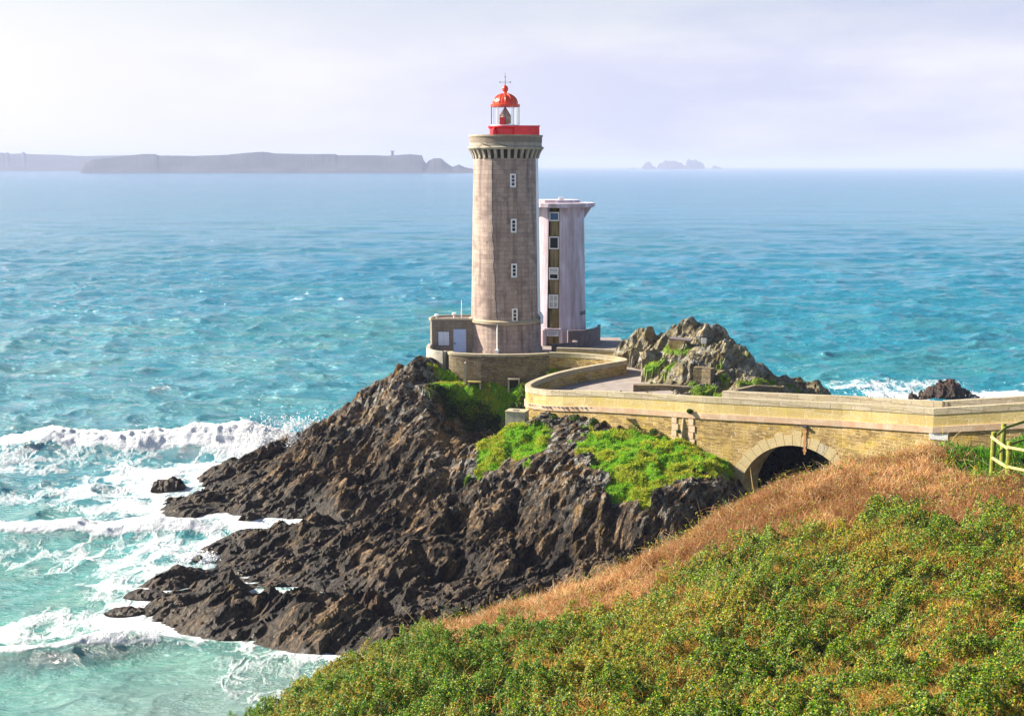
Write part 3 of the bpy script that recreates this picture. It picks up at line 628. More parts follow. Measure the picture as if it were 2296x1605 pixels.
# buttress (battered prow) on the near face
bi = min(range(len(fp_)), key=lambda i: abs(proj((fp_[i].x, fp_[i].y, 8.5))[0] - 1531)); sB = Ls[bi]; zt = fz_[bi] - 1.62
P, N = at_s(sB); T = Vector((-N.y, N.x))
for nm, (w0, w1, out_t, out_b) in {'buttress': (.16, .55, .05, 1.0)}.items():
    m = MB(); zb = zt - 4.6
    pts = []
    for (z_, w, o_) in ((zt, w0, out_t), (zb, w1, out_b)):
        for (t_, d_) in ((-w, -.2), (-w * .25, o_), (w * .25, o_), (w, -.2)):
            Q = P + T * t_ + N * d_; pts.append((Q.x, Q.y, z_))
    m.add(pts, [(0, 1, 2, 3), (4, 5, 6, 7)] + [(i, (i + 1) % 4, 4 + (i + 1) % 4, 4 + i) for i in range(4)]); m.build(nm, M['coping'], bridge)
for sg in (-1, 1):
    m = MB()
    for k in range(9):
        z1 = zt - .02 - k * .5; A, _ = at_s(sB + sg * .72 + (k % 2) * .08 - .04); A = A - N * -.02; T_ = T
        m.box((A.x, A.y, z1 - .24), (.42 + (k % 2) * .1, .1, .47), rz=math.atan2(T.y, T.x))
    m.build('quoin_strip', M['cornice'], bridge)
# drain spout with rust below the cornice over the arch
si = min(range(len(fp_)), key=lambda i: abs(proj((fp_[i].x, fp_[i].y, 10))[0] - 1805)); P, N = at_s(Ls[si]); zt = fz_[si] - 1.64
m = MB(); m.box((P.x + N.x * .12, P.y + N.y * .12, zt - .12), (.3, .22, .12), rz=math.atan2(-N.x, N.y) + math.pi); m.build('drain_spout', M['iron'], bridge)
m = MB(); ua = math.atan2(-N.x, N.y) + math.pi
for k in range(10):
    w = .07 + .09 * random.random(); m.box((P.x + N.x * .057, P.y + N.y * .057, zt - .3 - k * .19), (w * 1.6, .012, .2), rz=ua)
m.build('rust_stain', M['rust'], bridge)
# white patch stone near the bend
si = min(range(len(fp_)), key=lambda i: abs(proj((fp_[i].x, fp_[i].y, 10))[0] - 2104)); P, N = at_s(Ls[si]); zt = fz_[si] - 1.64
m = MB(); m.box((P.x + N.x * .0, P.y + N.y * .0, zt - .24), (1.2, .06, .42), rz=math.atan2(-N.x, N.y) + math.pi); m.build('pale_patch', M['white'], bridge)

# ---- curved parapet of the hairpin (D) and bay wall (W): one wall thing
bay = empty('road_parapet', (5, 112, 9), 'curved grey parapet wall sweeping round the hairpin of the road', 'wall')
U = [(3.4,122.05),(5.2,121.75),(7.0,121.05),(8.6,119.9),(9.6,118.8),(9.95,117.7)] + Dw[1:] + [(Nw[0].x, Nw[0].y)]
def smooth2(pts, it=2):
    pts = [Vector(p) for p in pts]
    for _ in range(it):
        o = [pts[0]]
        for i in range(len(pts) - 1): o += [pts[i].lerp(pts[i + 1], .25), pts[i].lerp(pts[i + 1], .75)]
        pts = o + [pts[-1]]
    return pts
U3 = [(a_, b_, 11.0) for a_, b_ in U[:5]] + [tuple(p) for p in Dq] + [tuple(Nw[0])]
def sm3(p, it=2):
    p = [Vector(q) for q in p]
    for _ in range(it):
        o = [p[0]]
        for i in range(len(p) - 1): o += [p[i].lerp(p[i + 1], .25), p[i].lerp(p[i + 1], .75)]
        p = o + [p[-1]]
    return p
U3 = sm3(U3); US = [Vector((q.x, q.y)) for q in U3]; UZ = [q.z for q in U3]
m = MB(); m.sweep(US, .0, .4, 5.2, [q - .37 for q in UZ]); m.build('wall_body', M['rubble'], bay)
m = MB(); m.sweep(US, -.035, .435, [q - .397 for q in UZ], UZ); m.build('coping', M['coping'], bay)
nU = len(US); k9 = nU - 14
m = MB(); m.sweep(US[k9:], -.09, .1, [q - 1.616 for q in UZ[k9:]], [q - 1.2 for q in UZ[k9:]]); m.build('cornice', M['cornice'], bay)
# ---- far parapet of the road behind the bay
m = MB(); fwp = smooth2([(4.2,124.6),(6,124.2),(9,123.5),(11.3,122.3),(12.6,120.6)])
fw = empty('road_wall', (8, 123, 9.8), 'pale stone parapet behind the hairpin, running to the knoll', 'wall')
m.sweep(fwp, -.2, .2, 8.5, 10.9); m.build('wall_body', M['ashlar'], fw)
m = MB(); m.sweep(fwp, -.23, .23, 10.903, 11.12); m.build('coping', M['coping'], fw)
# ---- terrace wall
tw = empty('terrace_wall', (-2, 121.5, 8.5), 'rough brown stone retaining wall in front of the lighthouse', 'wall')
TW = smooth2([(-6.0,123.4),(-5.85,122.5),(-5.0,121.95),(-4.1,121.6),(-2.1,121.0),(.7,121.15),(2.2,121.5),(3.4,122.0)])
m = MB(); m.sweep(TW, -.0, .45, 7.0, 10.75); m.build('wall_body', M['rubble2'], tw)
m = MB(); m.sweep(TW, -.05, .48, 10.753, 10.95); m.build('coping', M['coping'], tw)
m = MB(); pA = PY(1043, 832, 121.4); m.box((pA.x, 121.2, 9.2), (.16, .7, 2.0)); m.build('buttress', M['concrete2'], tw)
lw = empty('curved_terrace_wall', (-7.5, 124, 9.5), 'pale smooth concrete wall curving round the left end of the terrace', 'wall')
LW = smooth2([(-7.95,128.4),(-8.05,126),(-7.75,124.4),(-7.1,123.4),(-6.35,122.95)])
m = MB(); m.sweep(LW, -.15, .2, 7.5, 10.98); m.build('wall_body', M['concrete2'], lw, smooth=False)
m = MB(); m.sweep([(-6.35,122.95),(-6.1,123.4)], -.15, .2, 7.5, 10.98); m.build('wall_end', M['concrete2'], lw)
# low curved walls right of the signal tower
for (nm, lab, pts, zt) in (('courtyard_wall', 'low dark curved wall right of the signal tower', [(5.6,133.8),(6.6,134.0),(7.8,134.8),(8.9,136.5),(9.1,139)], 11.6),
                       ('garden_wall', 'low wall curl in front of the signal tower foot', [(3.9,130.5),(4.6,130.6),(5.8,131.2),(6.5,132.2),(6.2,133.2)], 10.7)):
    o = MB().sweep(smooth2(pts), -.15, .15, 9.5, zt).build(nm, M['lead']); tag(o, lab, 'wall')

# ================================================================== LIGHTHOUSE
LX, LY = -.60, 130.0
LH = empty('lighthouse', (LX, LY, 9.85), 'tall round granite lighthouse with a red domed lantern', 'lighthouse')
zpx = lambda py, Y=130.0: PY(1134, py, Y).z
zb = 9.85; zl = zpx(720, 126.6); zc = zpx(354, 126.8); ztop = zpx(301, 126.5)
rb_, rt_ = 3.43, 3.10
def rad(z): return 3.38 + (rt_ - 3.38) * (z - zl) / (zc - zl) 
M['wedge'] = M['white']
th = R(66)
n = 96
def tower_ring(prof, name, mat, wedge=True):
    """granite all round, white painted sector on the seaward right side"""
    m = MB(); m.lathe(prof, (LX, LY), n, th - 2 * math.pi + R(150), th, uvr=3.3)
    o = m.build(name, mat, LH, smooth=True, fix=False); return o
hs = [zl + (zc - zl) * k / 20 for k in range(21)]
tower_ring([(rad(z_), z_) for z_ in hs], 'shaft', M['granite'])
m = MB(); m.lathe([(rad(z_) + .012, z_) for z_ in hs], (LX, LY), 30, th, th + R(150), cap=False); m.build('white_painted_face', M['white'], LH, smooth=True, fix=False)
m = MB(); m.lathe([(rb_ + .16, zb), (rb_ + .16, zb + .55), (rb_ + .02, zb + .75), (rb_, zl - .3)], (LX, LY), 96, cap=False, uvr=3.3); m.build('base_section', M['granite'], LH, smooth=True)
m = MB(); m.lathe([(rb_ + .01, zl - .34), (rb_ + .2, zl - .28), (rb_ + .2, zl - .06), (3.42, zl + .08)], (LX, LY), 96, cap=False); m.build('string_course', M['coping'], LH, smooth=False)
m = MB(); m.lathe([(rb_ + .24, zl - .5), (rb_ + .24, zl + .2), (3.47, zl + .5)], (LX, LY), 20, th, th + R(60), cap=False); m.build('white_painted_skirt', M['white'], LH, smooth=False)
# corbels
zk1 = zpx(334, 126.6)
for k in range(32):
    a_ = 2 * math.pi * (k + .5) / 32; c, s_ = math.cos(a_), math.sin(a_)
    prof = [(rt_ - .05, zc - .08), (rt_ + .1, zc), (rt_ + .17, zc + .32), (rt_ + .36, zk1 - .12), (rt_ + .42, zk1), (rt_ - .05, zk1)]
    vs = []
    for w in (-.135, .135):
        for (r_, z_) in prof: vs.append((LX + r_ * s_ + w * c, LY - r_ * c + w * s_, z_))
    q = len(prof); m = MB(); m.add(vs, [tuple(range(q)), tuple(range(2 * q - 1, q - 1, -1))] + [(i, (i + 1) % q, q + (i + 1) % q, q + i) for i in range(q)])
    m.build('corbel', M['granite2'], LH)
m = MB(); m.lathe([(rt_ - .02, zc - .05), (rt_ + .005, zk1 + .02)], (LX, LY), 64, cap=False); m.build('corbel_gap_shade', M['dark'], LH, smooth=True)  # near-black ring paints the shade into the gaps between corbels
g0 = zpx(330, 126.5); g1 = zpx(305, 126.5)
m = MB(); m.lathe([(rt_, zk1), (rt_ + .46, zk1), (rt_ + .56, zk1 + .12), (rt_ + .56, zk1 + .2), (rt_ + .40, zk1 + .3)], (LX, LY), 96, cap=False); m.build('cornice', M['granite2'], LH)
m = MB(); m.lathe([(rt_ + .36, zk1 + .28), (rt_ + .36, g1 - .55)], (LX, LY), 96, cap=False, uvr=3.5); m.build('parapet', M['granite2'], LH, smooth=True)
m = MB(); m.lathe([(rt_ + .36, g1 - .55), (rt_ + .385, g1 - .53), (rt_ + .385, g1)], (LX, LY), 96, cap=False, uvr=3.5); m.build('parapet_band', M['annexwall'], LH, smooth=False)
m = MB(); m.lathe([(rt_ + .38, g1 - .01), (rt_ + .46, g1), (rt_ + .46, ztop), (rt_ + .02, ztop), (rt_ + .02, g1 - .8)], (LX, LY), 96, cap=False); m.build('parapet_coping', M['coping'], LH)
m = MB(); m.lathe([(0.01, ztop - .75), (rt_ + .03, ztop - .75)], (LX, LY), 48, cap=False); m.build('gallery_floor', M['lead'], LH)
# red watch room under the lantern
CX, CY = LX - .05, LY
zr0 = ztop - .74; zr1 = zpx(281, 128.2)
m = MB(); m.lathe([(1.5, zr0), (1.5, zr1 - .28), (1.66, zr1 - .14), (1.66, zr1), (1.2, zr1 + .02)], (CX, CY), 40); m.build('watch_room', M['red'], LH, smooth=False)
m = MB(); m.box((CX + 2.05, CY - .35, (zr0 + zr1) / 2 - .03), (2.4, 2.1, zr1 - zr0 - .08)); m.box((CX + 2.05, CY - .35, zr1 - .02), (2.5, 2.2, .08)); m.build('side_cabin', M['red'], LH)
m = MB(); m.lathe([(.02, zr0), (.16, zr0), (.17, zr1 - .42), (.24, zr1 - .4), (.02, zr1 - .12)], (CX - 1.05, CY - 1.35), 16); m.build('vent_cowl', M['red'], LH)
# lantern
z2 = zpx(237, 128.7); z3 = zpx(207, 129); LR = 1.30; NS = 12
m = MB(); m.lathe([(LR, zr1 + .021), (LR, z2)], (CX, CY), NS, cap=False); m.build('lantern_glass', M['glass'], LH, fix=False)
for k in range(NS):
    a_ = 2 * math.pi * k / NS; m = MB(); m.tube([(CX + (LR + .02) * math.sin(a_), CY - (LR + .02) * math.cos(a_), zr1 + .02), (CX + (LR + .02) * math.sin(a_), CY - (LR + .02) * math.cos(a_), z2)], .035, 6); m.build('glazing_bar', M['white'] if k % 3 else M['iron'], LH)
m = MB(); m.lathe([(LR - .02, zr1 + .015), (LR + .06, zr1 + .015), (LR + .06, zr1 + .1), (LR - .02, zr1 + .1)], (CX, CY), 24, cap=False); m.build('sill_ring', M['winwhite'], LH)
dome = MB(); pr = [(LR + .0, z2 - .06), (LR + .12, z2 - .02), (LR + .12, z2 + .2), (LR - .08, z2 + .22)]
for k in range(9):
    a_ = k / 8 * R(78); pr.append(((LR - .12) * math.cos(a_), z2 + .26 + (z3 - z2 - .3) * math.sin(a_)))
dome.lathe(pr, (CX, CY), 24); dm = dome.build('dome', M['orange'], LH, smooth=False)
for k in range(12):
    a0 = 2 * math.pi * k / 12; pts = []
    for q in range(8):
        a_ = q / 7 * R(76); r_ = (LR - .10) * math.cos(a_); pts.append((CX + r_ * math.sin(a0), CY - r_ * math.cos(a0), z2 + .28 + (z3 - z2 - .3) * math.sin(a_)))
    m = MB(); m.tube(pts, .028, 5); m.build('rib', M['orange'], dm)
zf = zpx(190, 129)
m = MB(); m.lathe([(.26, z3 - .16), (.2, z3 + .02), (.17, z3 + .12), (.27, z3 + .24), (.3, z3 + .42), (.24, z3 + .6), (.1, zf), (.02, zf + .08)], (CX, CY), 20); m.build('ball_finial', M['orange'], dm, smooth=True)
zv = zpx(178, 130)
m = MB(); m.tube([(CX, CY, zf), (CX, CY, zpx(162, 130))], [.035, .012], 6)
m.tube([(CX - .5, CY, zv - .25), (CX + .5, CY, zv - .25)], .016, 5)
for dx in (-.5, .5): m.box((CX + dx, CY, zv - .25), (.07, .05, .15))
m.box((CX, CY, zv + .25), (.08, .05, .14)); m.build('weather_vane', M['iron'], LH)
# optic
zo = zr1 + .06; oh = z2 - zr1
m = MB(); m.lathe([(.02, zo), (.32, zo), (.36, zo + .1)], (CX, CY), 16); m.lathe([(.5, zo + oh * .08), (.54, zo + oh * .12), (.54, zo + oh * .5), (.5, zo + oh * .53), (.06, zo + oh * .9)], (CX, CY), 16, cap=False)
op = m.build('optic_frame', M['brass'], LH)
m = MB(); m.lathe([(.3, zo + oh * .1), (.46, zo + oh * .3), (.5, zo + oh * .38), (.4, zo + oh * .55), (.1, zo + oh * .8)], (CX, CY - .12), 24); m.build('lens', M['lens'], op, smooth=True)
m = MB(); m.box((CX - .25, CY - .7, zo + oh * .22), (.5, .04, oh * .38)); m.build('red_sector_panel', M['red'], LH)
# windows
for (pxw, pa, pb) in ((1150, 389, 419), (1151.5, 490, 520.5), (1152.5, 590, 620.5), (1154, 690, 720)):
    za = PY(pxw, pb, 127).z; zb2 = PY(pxw, pa, 127).z; zm = (za + zb2) / 2; r_ = rad(zm); a_ = math.asin((PY(pxw, pa, 127).x - LX) / r_)
    cx, cy = LX + (r_ + .0) * math.sin(a_), LY - r_ * math.cos(a_); h = zb2 - za; w = .54
    fr = MB()
    def lb(o, du, dn, dz, sz): o.box((cx + du * math.cos(a_) + dn * math.sin(a_), cy + du * math.sin(a_) - dn * math.cos(a_), zm + dz), sz, rz=a_)
    for du in (-w / 2 + .06, w / 2 - .06): lb(fr, du, .05, 0, (.12, .1, h))
    for dz in (-h / 2 + .07, h / 2 - .07): lb(fr, 0, .05, dz, (w - .244, .1, .14))
    for dz in (-.17, .17): lb(fr, 0, .045, dz, (w - .244, .06, .06))
    wf = fr.build('window', M['winwhite'], LH)
    g_ = MB(); lb(g_, 0, .01, 0, (w - .2, .05, h - .2)); g_.build('pane', M['paneglass'], wf)
    s_ = MB(); lb(s_, 0, .06, -h / 2 - .05, (w + .12, .2, .09)); s_.build('sill', M['granite2'], wf)
# cable / crack running down the shaft
pts = []
for k in range(46):
    z_ = zc - .3 - (zc - zl - .5) * k / 45; wob = .0 if z_ > zc - 6 else .10 * math.sin(k * 1.1) * math.sin(k * .37) + (.02 * k - .2) * .2
    pxx = 1104 + wob * 22 + random.uniform(-.8, .8) + max(0, (k - 20)) * .25; P = PY(pxx, 500, 127.2); r_ = rad(z_) + .02; a_ = math.asin(max(-1, min(1, (P.x - LX) / r_))); pts.append((LX + r_ * math.sin(a_), LY - r_ * math.cos(a_), z_))
m = MB(); m.tube(pts, .03, 5); m.build('lightning_cable', M['iron'], LH)
a_ = R(-13); m = MB(); m.tube([(LX + 3.55 * math.sin(a_), LY - 3.55 * math.cos(a_), zb + .7), (LX + 3.55 * math.sin(a_), LY - 3.55 * math.cos(a_), zl - .3)], .07, 8)
m.box((LX + 3.68 * math.sin(a_), LY - 3.68 * math.cos(a_), zb + .4), (.3, .4, .8), rz=a_); m.build('downpipe', M['winwhite'], LH)
m = MB(); m.tube([(LX - 1.5, LY - 3.1 - .15, zk1 + .28), (LX - 2.2, LY - 3.75, zk1 + .5)], .05, 6); m.build('iron_bracket', M['rust'], LH)
m = MB(); m.tube([(LX + .2, LY - 3.6, zk1 + .28), (LX - .9, LY - 3.72, zk1 + .55)], .03, 5); m.build('iron_bracket', M['iron'], LH)

# ================================================================== ANNEX
AX = empty('annex', (-6, 129.5, 9.85), 'small grey stone annex with rounded end, left of the lighthouse foot', 'building')
yf = 128.55; za_ = zpx(716, yf)
arc = [(-7.55 - .0, yf)] + [(-6.6 - 1.35 * math.cos(t_), yf + .55 + 2.6 * math.sin(t_)) for t_ in [0, .3, .6, .9, 1.2, math.pi / 2]] + [(-5, yf + 3.35), (-3.2, yf + 3.5)]
foot = [(-3.2, yf), (-7.75, yf), (-7.93, yf + .3)] + arc[1:]
def prism(mb, pts, z0, z1):
    k = len(pts); vs = [(p[0], p[1], z0) for p in pts] + [(p[0], p[1], z1) for p in pts]
    L = [0]
    for i in range(k): L.append(L[-1] + math.dist(pts[i], pts[(i + 1) % k]))
    fs = [(i, (i + 1) % k, k + (i + 1) % k, k + i) for i in range(k)]; uv = [[(L[i], z0), (L[i + 1], z0), (L[i + 1], z1), (L[i], z1)] for i in range(k)]
    fs += [tuple(range(k))[::-1], tuple(range(k, 2 * k))]; uv += [[(p[0], p[1]) for p in pts][::-1], [(p[0], p[1]) for p in pts]]
    mb.add(vs, fs, uv)
m = MB(); prism(m, foot, 9.86, za_ - .12); m.build('wall', M['annexwall'], AX)
m = MB(); prism(m, foot, za_ - .117, za_ - .05); rf = m.build('roof', M['lead'], AX)
m = MB(); lp = [Vector(p) for p in foot]; m.sweep([lp[0]] + lp[1:], -.1, .12, za_ - .05, za_ + .12); m.build('roof_kerb', M['coping'], AX)
ww = PY(995, 758, yf); dd = PY(1031, 762, yf)
m = MB(); m.box((ww.x, yf + .02, ww.z), (1.14, .08, 1.42)); sw = m.build('window', M['iron'], AX)
for sx in (-1, 1): m = MB(); m.box((ww.x + sx * .265, yf - .045, ww.z), (.515, .05, 1.32)); m.box((ww.x + sx * .265, yf - .075, ww.z + .42), (.515, .02, .05)); m.box((ww.x + sx * .265, yf - .075, ww.z - .42), (.515, .02, .05)); m.build('shutter', M['shutter'], sw)
zt_ = zpx(737, yf); m = MB(); m.box((dd.x, yf - .01, (9.86 + zt_) / 2), (1.22, .1, zt_ - 9.87)); dr = m.build('door', M['door'], AX)
for k in range(5): m = MB(); 
m = MB(); m.box((dd.x - .48, yf - .09, 11.0), (.1, .06, .16)); m.build('handle', M['iron'], dr)
mx_ = PY(1035, 720, 129.3); m = MB(); m.tube([(mx_.x, 129.3, za_ - .1), (mx_.x, 129.3, za_ + 1.0)], .05, 6); m.tube([(mx_.x, 129.3, za_ + 1.0), (mx_.x, 129.3, zpx(672, 129.3))], .022, 5); m.build('aerial_mast', M['winwhite'], AX)
for (q, yy) in ((979, 129.2), (1018, 130.6)):
    v_ = PY(q, 715, yy); m = MB(); m.lathe([(.07, za_ - .06), (.07, za_ + .25), (.2, za_ + .27), (.2, za_ + .45), (.05, za_ + .5)], (v_.x, yy), 12); m.build('roof_vent', M['winwhite'], AX)

# ================================================================== SIGNAL TOWER (concrete)
SX, SY = 4.78, 138.0
ST = empty('signal_tower', (SX, SY, 9.85), 'mauve concrete signal tower with flat overhanging cap, behind the lighthouse', 'tower')
zs = lambda py, Y=135.4: PY(1255, py, Y).z
sz1 = zs(478); sz0 = 9.85
rr_ = lambda z_: 2.60 + .32 * (sz1 - z_) / (sz1 - sz0)
# body with a vertical slot facing the camera: sector mesh + recessed back
aw = math.asin(.56 / 2.6); ac = math.asin((PY(1241, 600, 135.5).x - SX) / 2.7)
m = MB(); hs = [sz0 + (sz1 + .6 - sz0) * k / 12 for k in range(13)]
m.lathe([(rr_(z_), z_) for z_ in hs], (SX, SY), 60, ac + aw, ac - aw + 2 * math.pi, cap=False); m.build('shaft', M['concrete'], ST, smooth=True, fix=False)
m = MB()
def spt(a_, r_, z_): return (SX + r_ * math.sin(a_), SY - r_ * math.cos(a_), z_)
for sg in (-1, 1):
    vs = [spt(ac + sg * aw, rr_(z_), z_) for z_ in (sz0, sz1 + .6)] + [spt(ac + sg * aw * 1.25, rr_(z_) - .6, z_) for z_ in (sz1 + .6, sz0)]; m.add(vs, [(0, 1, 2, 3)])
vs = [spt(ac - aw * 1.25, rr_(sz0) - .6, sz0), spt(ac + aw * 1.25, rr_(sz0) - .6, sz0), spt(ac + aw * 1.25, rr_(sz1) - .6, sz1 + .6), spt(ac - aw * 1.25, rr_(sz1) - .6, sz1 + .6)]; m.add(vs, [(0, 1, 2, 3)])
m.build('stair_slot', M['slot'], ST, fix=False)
m = MB(); m.lathe([(2.55, sz1 - .1), (2.62, sz1), (2.62, sz1 + .62)], (SX, SY), 40, cap=False)
# cap
zc0, zc1 = zs(467.5, 134.5), zs(458.5, 134.5)
m = MB(); m.lathe([(2.4, zc0 + .05), (3.66, zc0 + .1), (3.72, zc0 + .14), (3.72, zc1 + .12), (2.2, zc1 + .16)], (SX, SY), 28, a0=R(7), a1=R(367)); m.build('cap', M['concrete'], ST)
m = MB(); m.lathe([(2.55, zc1 + .14), (2.55, zs(448.5, 135.4)), (2.3, zs(448.5, 135.4))], (SX - .35, SY), 14); m.build('roof_kerb', M['concrete'], ST)
m = MB(); m.box((SX + .2, SY - 1.4, zs(446.5, 136.5)), (.5, .5, .45)); m.build('roof_hatch', M['winwhite'], ST)
for a_ in (-60, -25, 16, 48, 84):
    a_ = R(a_); c, s_ = math.cos(a_), math.sin(a_); vs = []
    for w in (-.07, .07):
        for (r_, z_) in ((2.5, sz1 - .75), (3.4, zc0 + .08), (2.5, zc0 + .08)): vs.append((SX + r_ * s_ + w * c, SY - r_ * c + w * s_, z_))
    m = MB(); m.add(vs, [(0, 1, 2), (5, 4, 3), (0, 1, 4, 3), (1, 2, 5, 4), (2, 0, 3, 5)]); m.build('bracket', M['concrete'], ST)
def slotbox(mb, py0, py1, w, dn, dep, du=0):
    z0, z1 = zs(py0), zs(py1); zm = (z0 + z1) / 2; r_ = rr_(zm) - .25 + dn
    c, s_ = math.cos(ac), math.sin(ac); mb.box((SX + r_ * s_ + du * c, SY - r_ * c + du * s_, zm), (w, dep, abs(z1 - z0)), rz=ac)
for (p0, p1, gm_) in ((475, 495, 'blueglass'), (530, 558, 'dark'), (599, 611, 'paleglass'), (612, 626, 'dark'), (660, 690, 'paleglass')):
    fr = MB(); h = p1 - p0
    slotbox(fr, p0, p0 + 2.2, 1.0, .05, .12); slotbox(fr, p1 - 2.2, p1, 1.0, .05, .12)
    for du in (-.45, .45): slotbox(fr, p0 + 2.21, p1 - 2.21, .1, .05, .12, du)
    if gm_ == 'paleglass' and h > 15: slotbox(fr, p0 + 2.2, p1 - 2.2, .07, .05, .1); slotbox(fr, (p0 + p1) / 2 - 1, (p0 + p1) / 2 + 1, .86, .056, .1)
    wf = fr.build('window', M['winwhite'], ST); g_ = MB(); slotbox(g_, p0 + 1, p1 - 1, .92, .0, .05); g_.build('pane', M[gm_], wf)
for (p0, p1) in ((496, 529), (559, 598), (627, 659), (691, 735)):
    g_ = MB(); slotbox(g_, p0, p1, .98, -.08, .1, .08); g_.build('infill_panel', M['slot'], ST)
g_ = MB(); slotbox(g_, 739, 752, 1.25, .35, .05, -.02); sg_ = g_.build('notice_sign', M['shutter'], ST)
lines = MB()
for k, (w, du) in enumerate(((1.0, 0), (.9, -.04), (1.02, 0), (.7, -.1))): slotbox(lines, 741.3 + k * 2.5, 742.1 + k * 2.5, w, .385, .012, du)
lines.build('lettering', M['iron'], sg_)
d_ = MB(); slotbox(d_, 735, 738, 1.7, .2, .5); slotbox(d_, 738.1, 785, .3, .2, .5, .85); slotbox(d_, 738.1, 785, .3, .2, .5, -.85); d_.build('door_frame', M['concrete'], ST)
d_ = MB(); slotbox(d_, 738.5, 785, 1.35, .0, .08); d_.build('door', M['slot'], ST)
a_ = R(52); m = MB(); m.lathe([(rr_(zs(702)) + .02, zs(706, 136.2)), (rr_(zs(702)) + .03, zs(697.5, 136.2))], (SX, SY), 10, R(50), R(86), cap=False); m.build('dark_vent_band', M['iron'], ST, fix=False)

# ================================================================== small things near the walls
def thing(mb, name, mat, label, cat, group=None, **k): return tag(mb.build(name, mat, **k), label, cat, group)
cb = empty('concrete_box', (PY(1160, 945, 104.2).x, 104.2, 8.0), 'grey concrete box standing in the grass at the bridge end', 'box')
c0 = PY(1160, 932, 104.2); m = MB(); m.box((c0.x, 104.6, c0.z - .45), (1.6, 1.1, 1.5), rz=R(-18)); m.build('body', M['concrete2'], cb, bevel=.02)
m = MB(); m.box((c0.x, 104.6, c0.z + .36), (1.7, 1.2, .12), rz=R(-18)); lid = m.build('lid', M['coping'], cb, bevel=.015); m = MB(); m.box((c0.x - .1, 104.5, c0.z + .43), (.5, .35, .03), rz=R(-18)); m.build('hatch', M['iron'], lid)
for (q, lab, mt, w) in ((1152, 'small stone niche frame on the shaded grass ledge, right one', 'coping', 1.1), (1064, 'low stone niche with ochre lintel against the terrace wall, left one', 'lichenedge', 1.2)):
    P = PY(q, 862, 120.6); nz = float(samp(ZG, np.array([P.x]), np.array([120.6]))[0]); tz = max(nz + .35, PY(q, 848 if q > 1100 else 856, 120.3).z)
    e = empty('stone_niche', (P.x, 120.3, nz), lab, 'niche'); m = MB(); m.box((P.x, 120.55, tz - .06), (w, .7, .12)); m.build('lintel', M[mt], e)
    for sx in (-1, 1): m = MB(); m.box((P.x + sx * (w / 2 - .08), 120.55, (tz + nz) / 2 - .2), (.15, .6, tz - nz + .3)); m.build('jamb', M['concrete2'], e)
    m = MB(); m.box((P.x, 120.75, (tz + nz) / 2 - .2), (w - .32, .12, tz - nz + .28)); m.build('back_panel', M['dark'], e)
# knoll furniture
kh = lambda xx, yy: float(kz.reshape(len(ky), len(kx))[int((yy - 100) / .12), int((xx - 8.5) / .12)])
P = PY(1578, 770, 113.2); zz_ = kh(P.x, 113.2); e = empty('info_sign', (P.x, 113.2, zz_), 'small white sign board on two posts on the rock knoll', 'sign')
top = PY(1578, 758, 113.2).z
for sx in (-.11, .11): m = MB(); m.tube([(P.x + sx, 113.2, zz_ - .3), (P.x + sx, 113.2, top)], .035, 6); m.build('post', M['woodbare'], e)
m = MB(); m.box((P.x, 113.15, top - .2), (.42, .05, .45)); m.build('board', M['winwhite'], e)
P = PY(1522, 777, 114.5); e = empty('stone_shelter', (P.x, 114.5, P.z - 1), 'ruined brown masonry block with dark slab roof on the knoll', 'ruin')
m = MB(); m.box((P.x, 115.0, P.z - .35), (1.3, 1.2, 1.7), rz=R(-15)); m.build('wall', M['rubble'], e); m = MB(); m.box((P.x + .25, 115.2, P.z + .58), (1.9, 1.5, .14), rz=R(-15), ry=R(4)); m.build('roof_slab', M['lead'], e)
for (pa, pb, Yd, lab) in (((1420, 862), (1545, 866), 108.6, 'low ochre stone wall at the foot of the knoll'), ((1556, 822), (1596, 826), 109.4, 'patch of squared masonry walling set between grey rocks')):
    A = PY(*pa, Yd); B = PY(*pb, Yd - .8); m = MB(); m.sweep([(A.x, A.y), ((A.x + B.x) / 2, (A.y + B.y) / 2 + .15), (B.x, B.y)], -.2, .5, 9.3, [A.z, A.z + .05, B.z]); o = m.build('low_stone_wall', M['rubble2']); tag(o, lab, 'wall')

# ================================================================== FENCE on the foreground hill
# ================================================================== FOREGROUND HILL
FP = [(615,1605,34.0),(800,1605,31),(1100,1605,29),(1500,1605,27.5),(1900,1605,26),(2296,1605,25),
 (700,1545,35.5),(800,1480,38),(950,1428,40.5),(1100,1380,42),(1250,1330,43),(1400,1278,44),(1600,1162,45),(1800,1062,46),(1900,1025,46.5),(2000,1008,47),(2120,1008,47),(2200,1022,46.5),
 (1000,1500,35.5),(1300,1430,35.5),(1600,1350,36),(1600,1500,31),(1900,1400,32.5),(1900,1250,37),(2200,1400,31),(2200,1250,35),(2000,1130,41),(1700,1230,40),(1450,1370,38),(2296,1100,40),(2200,1100,41.5),(2296,1250,34.5),
 (2263,1072,41),(2228,1060,43),(2296,1050,44),(2250,1036,45.5),(2296,1010,50),(2296,985,56)]
fpw = [tuple(PY(*p)) for p in FP]
rim = [(615,1605,34.0),(700,1545,35.5),(800,1480,38),(950,1428,40.5),(1100,1380,42),(1250,1330,43),(1400,1278,44),(1600,1162,45),(1800,1062,46),(2000,1008,47)]
for p in rim:
    v = PY(*p); k = 1 + .0 * v.x; fpw += [(v.x - 1.2, v.y + 3.5, v.z - 2.4), (v.x - 3, v.y + 10, v.z - 7.5), (v.x - 5, v.y + 20, max(.5, v.z - 13))]
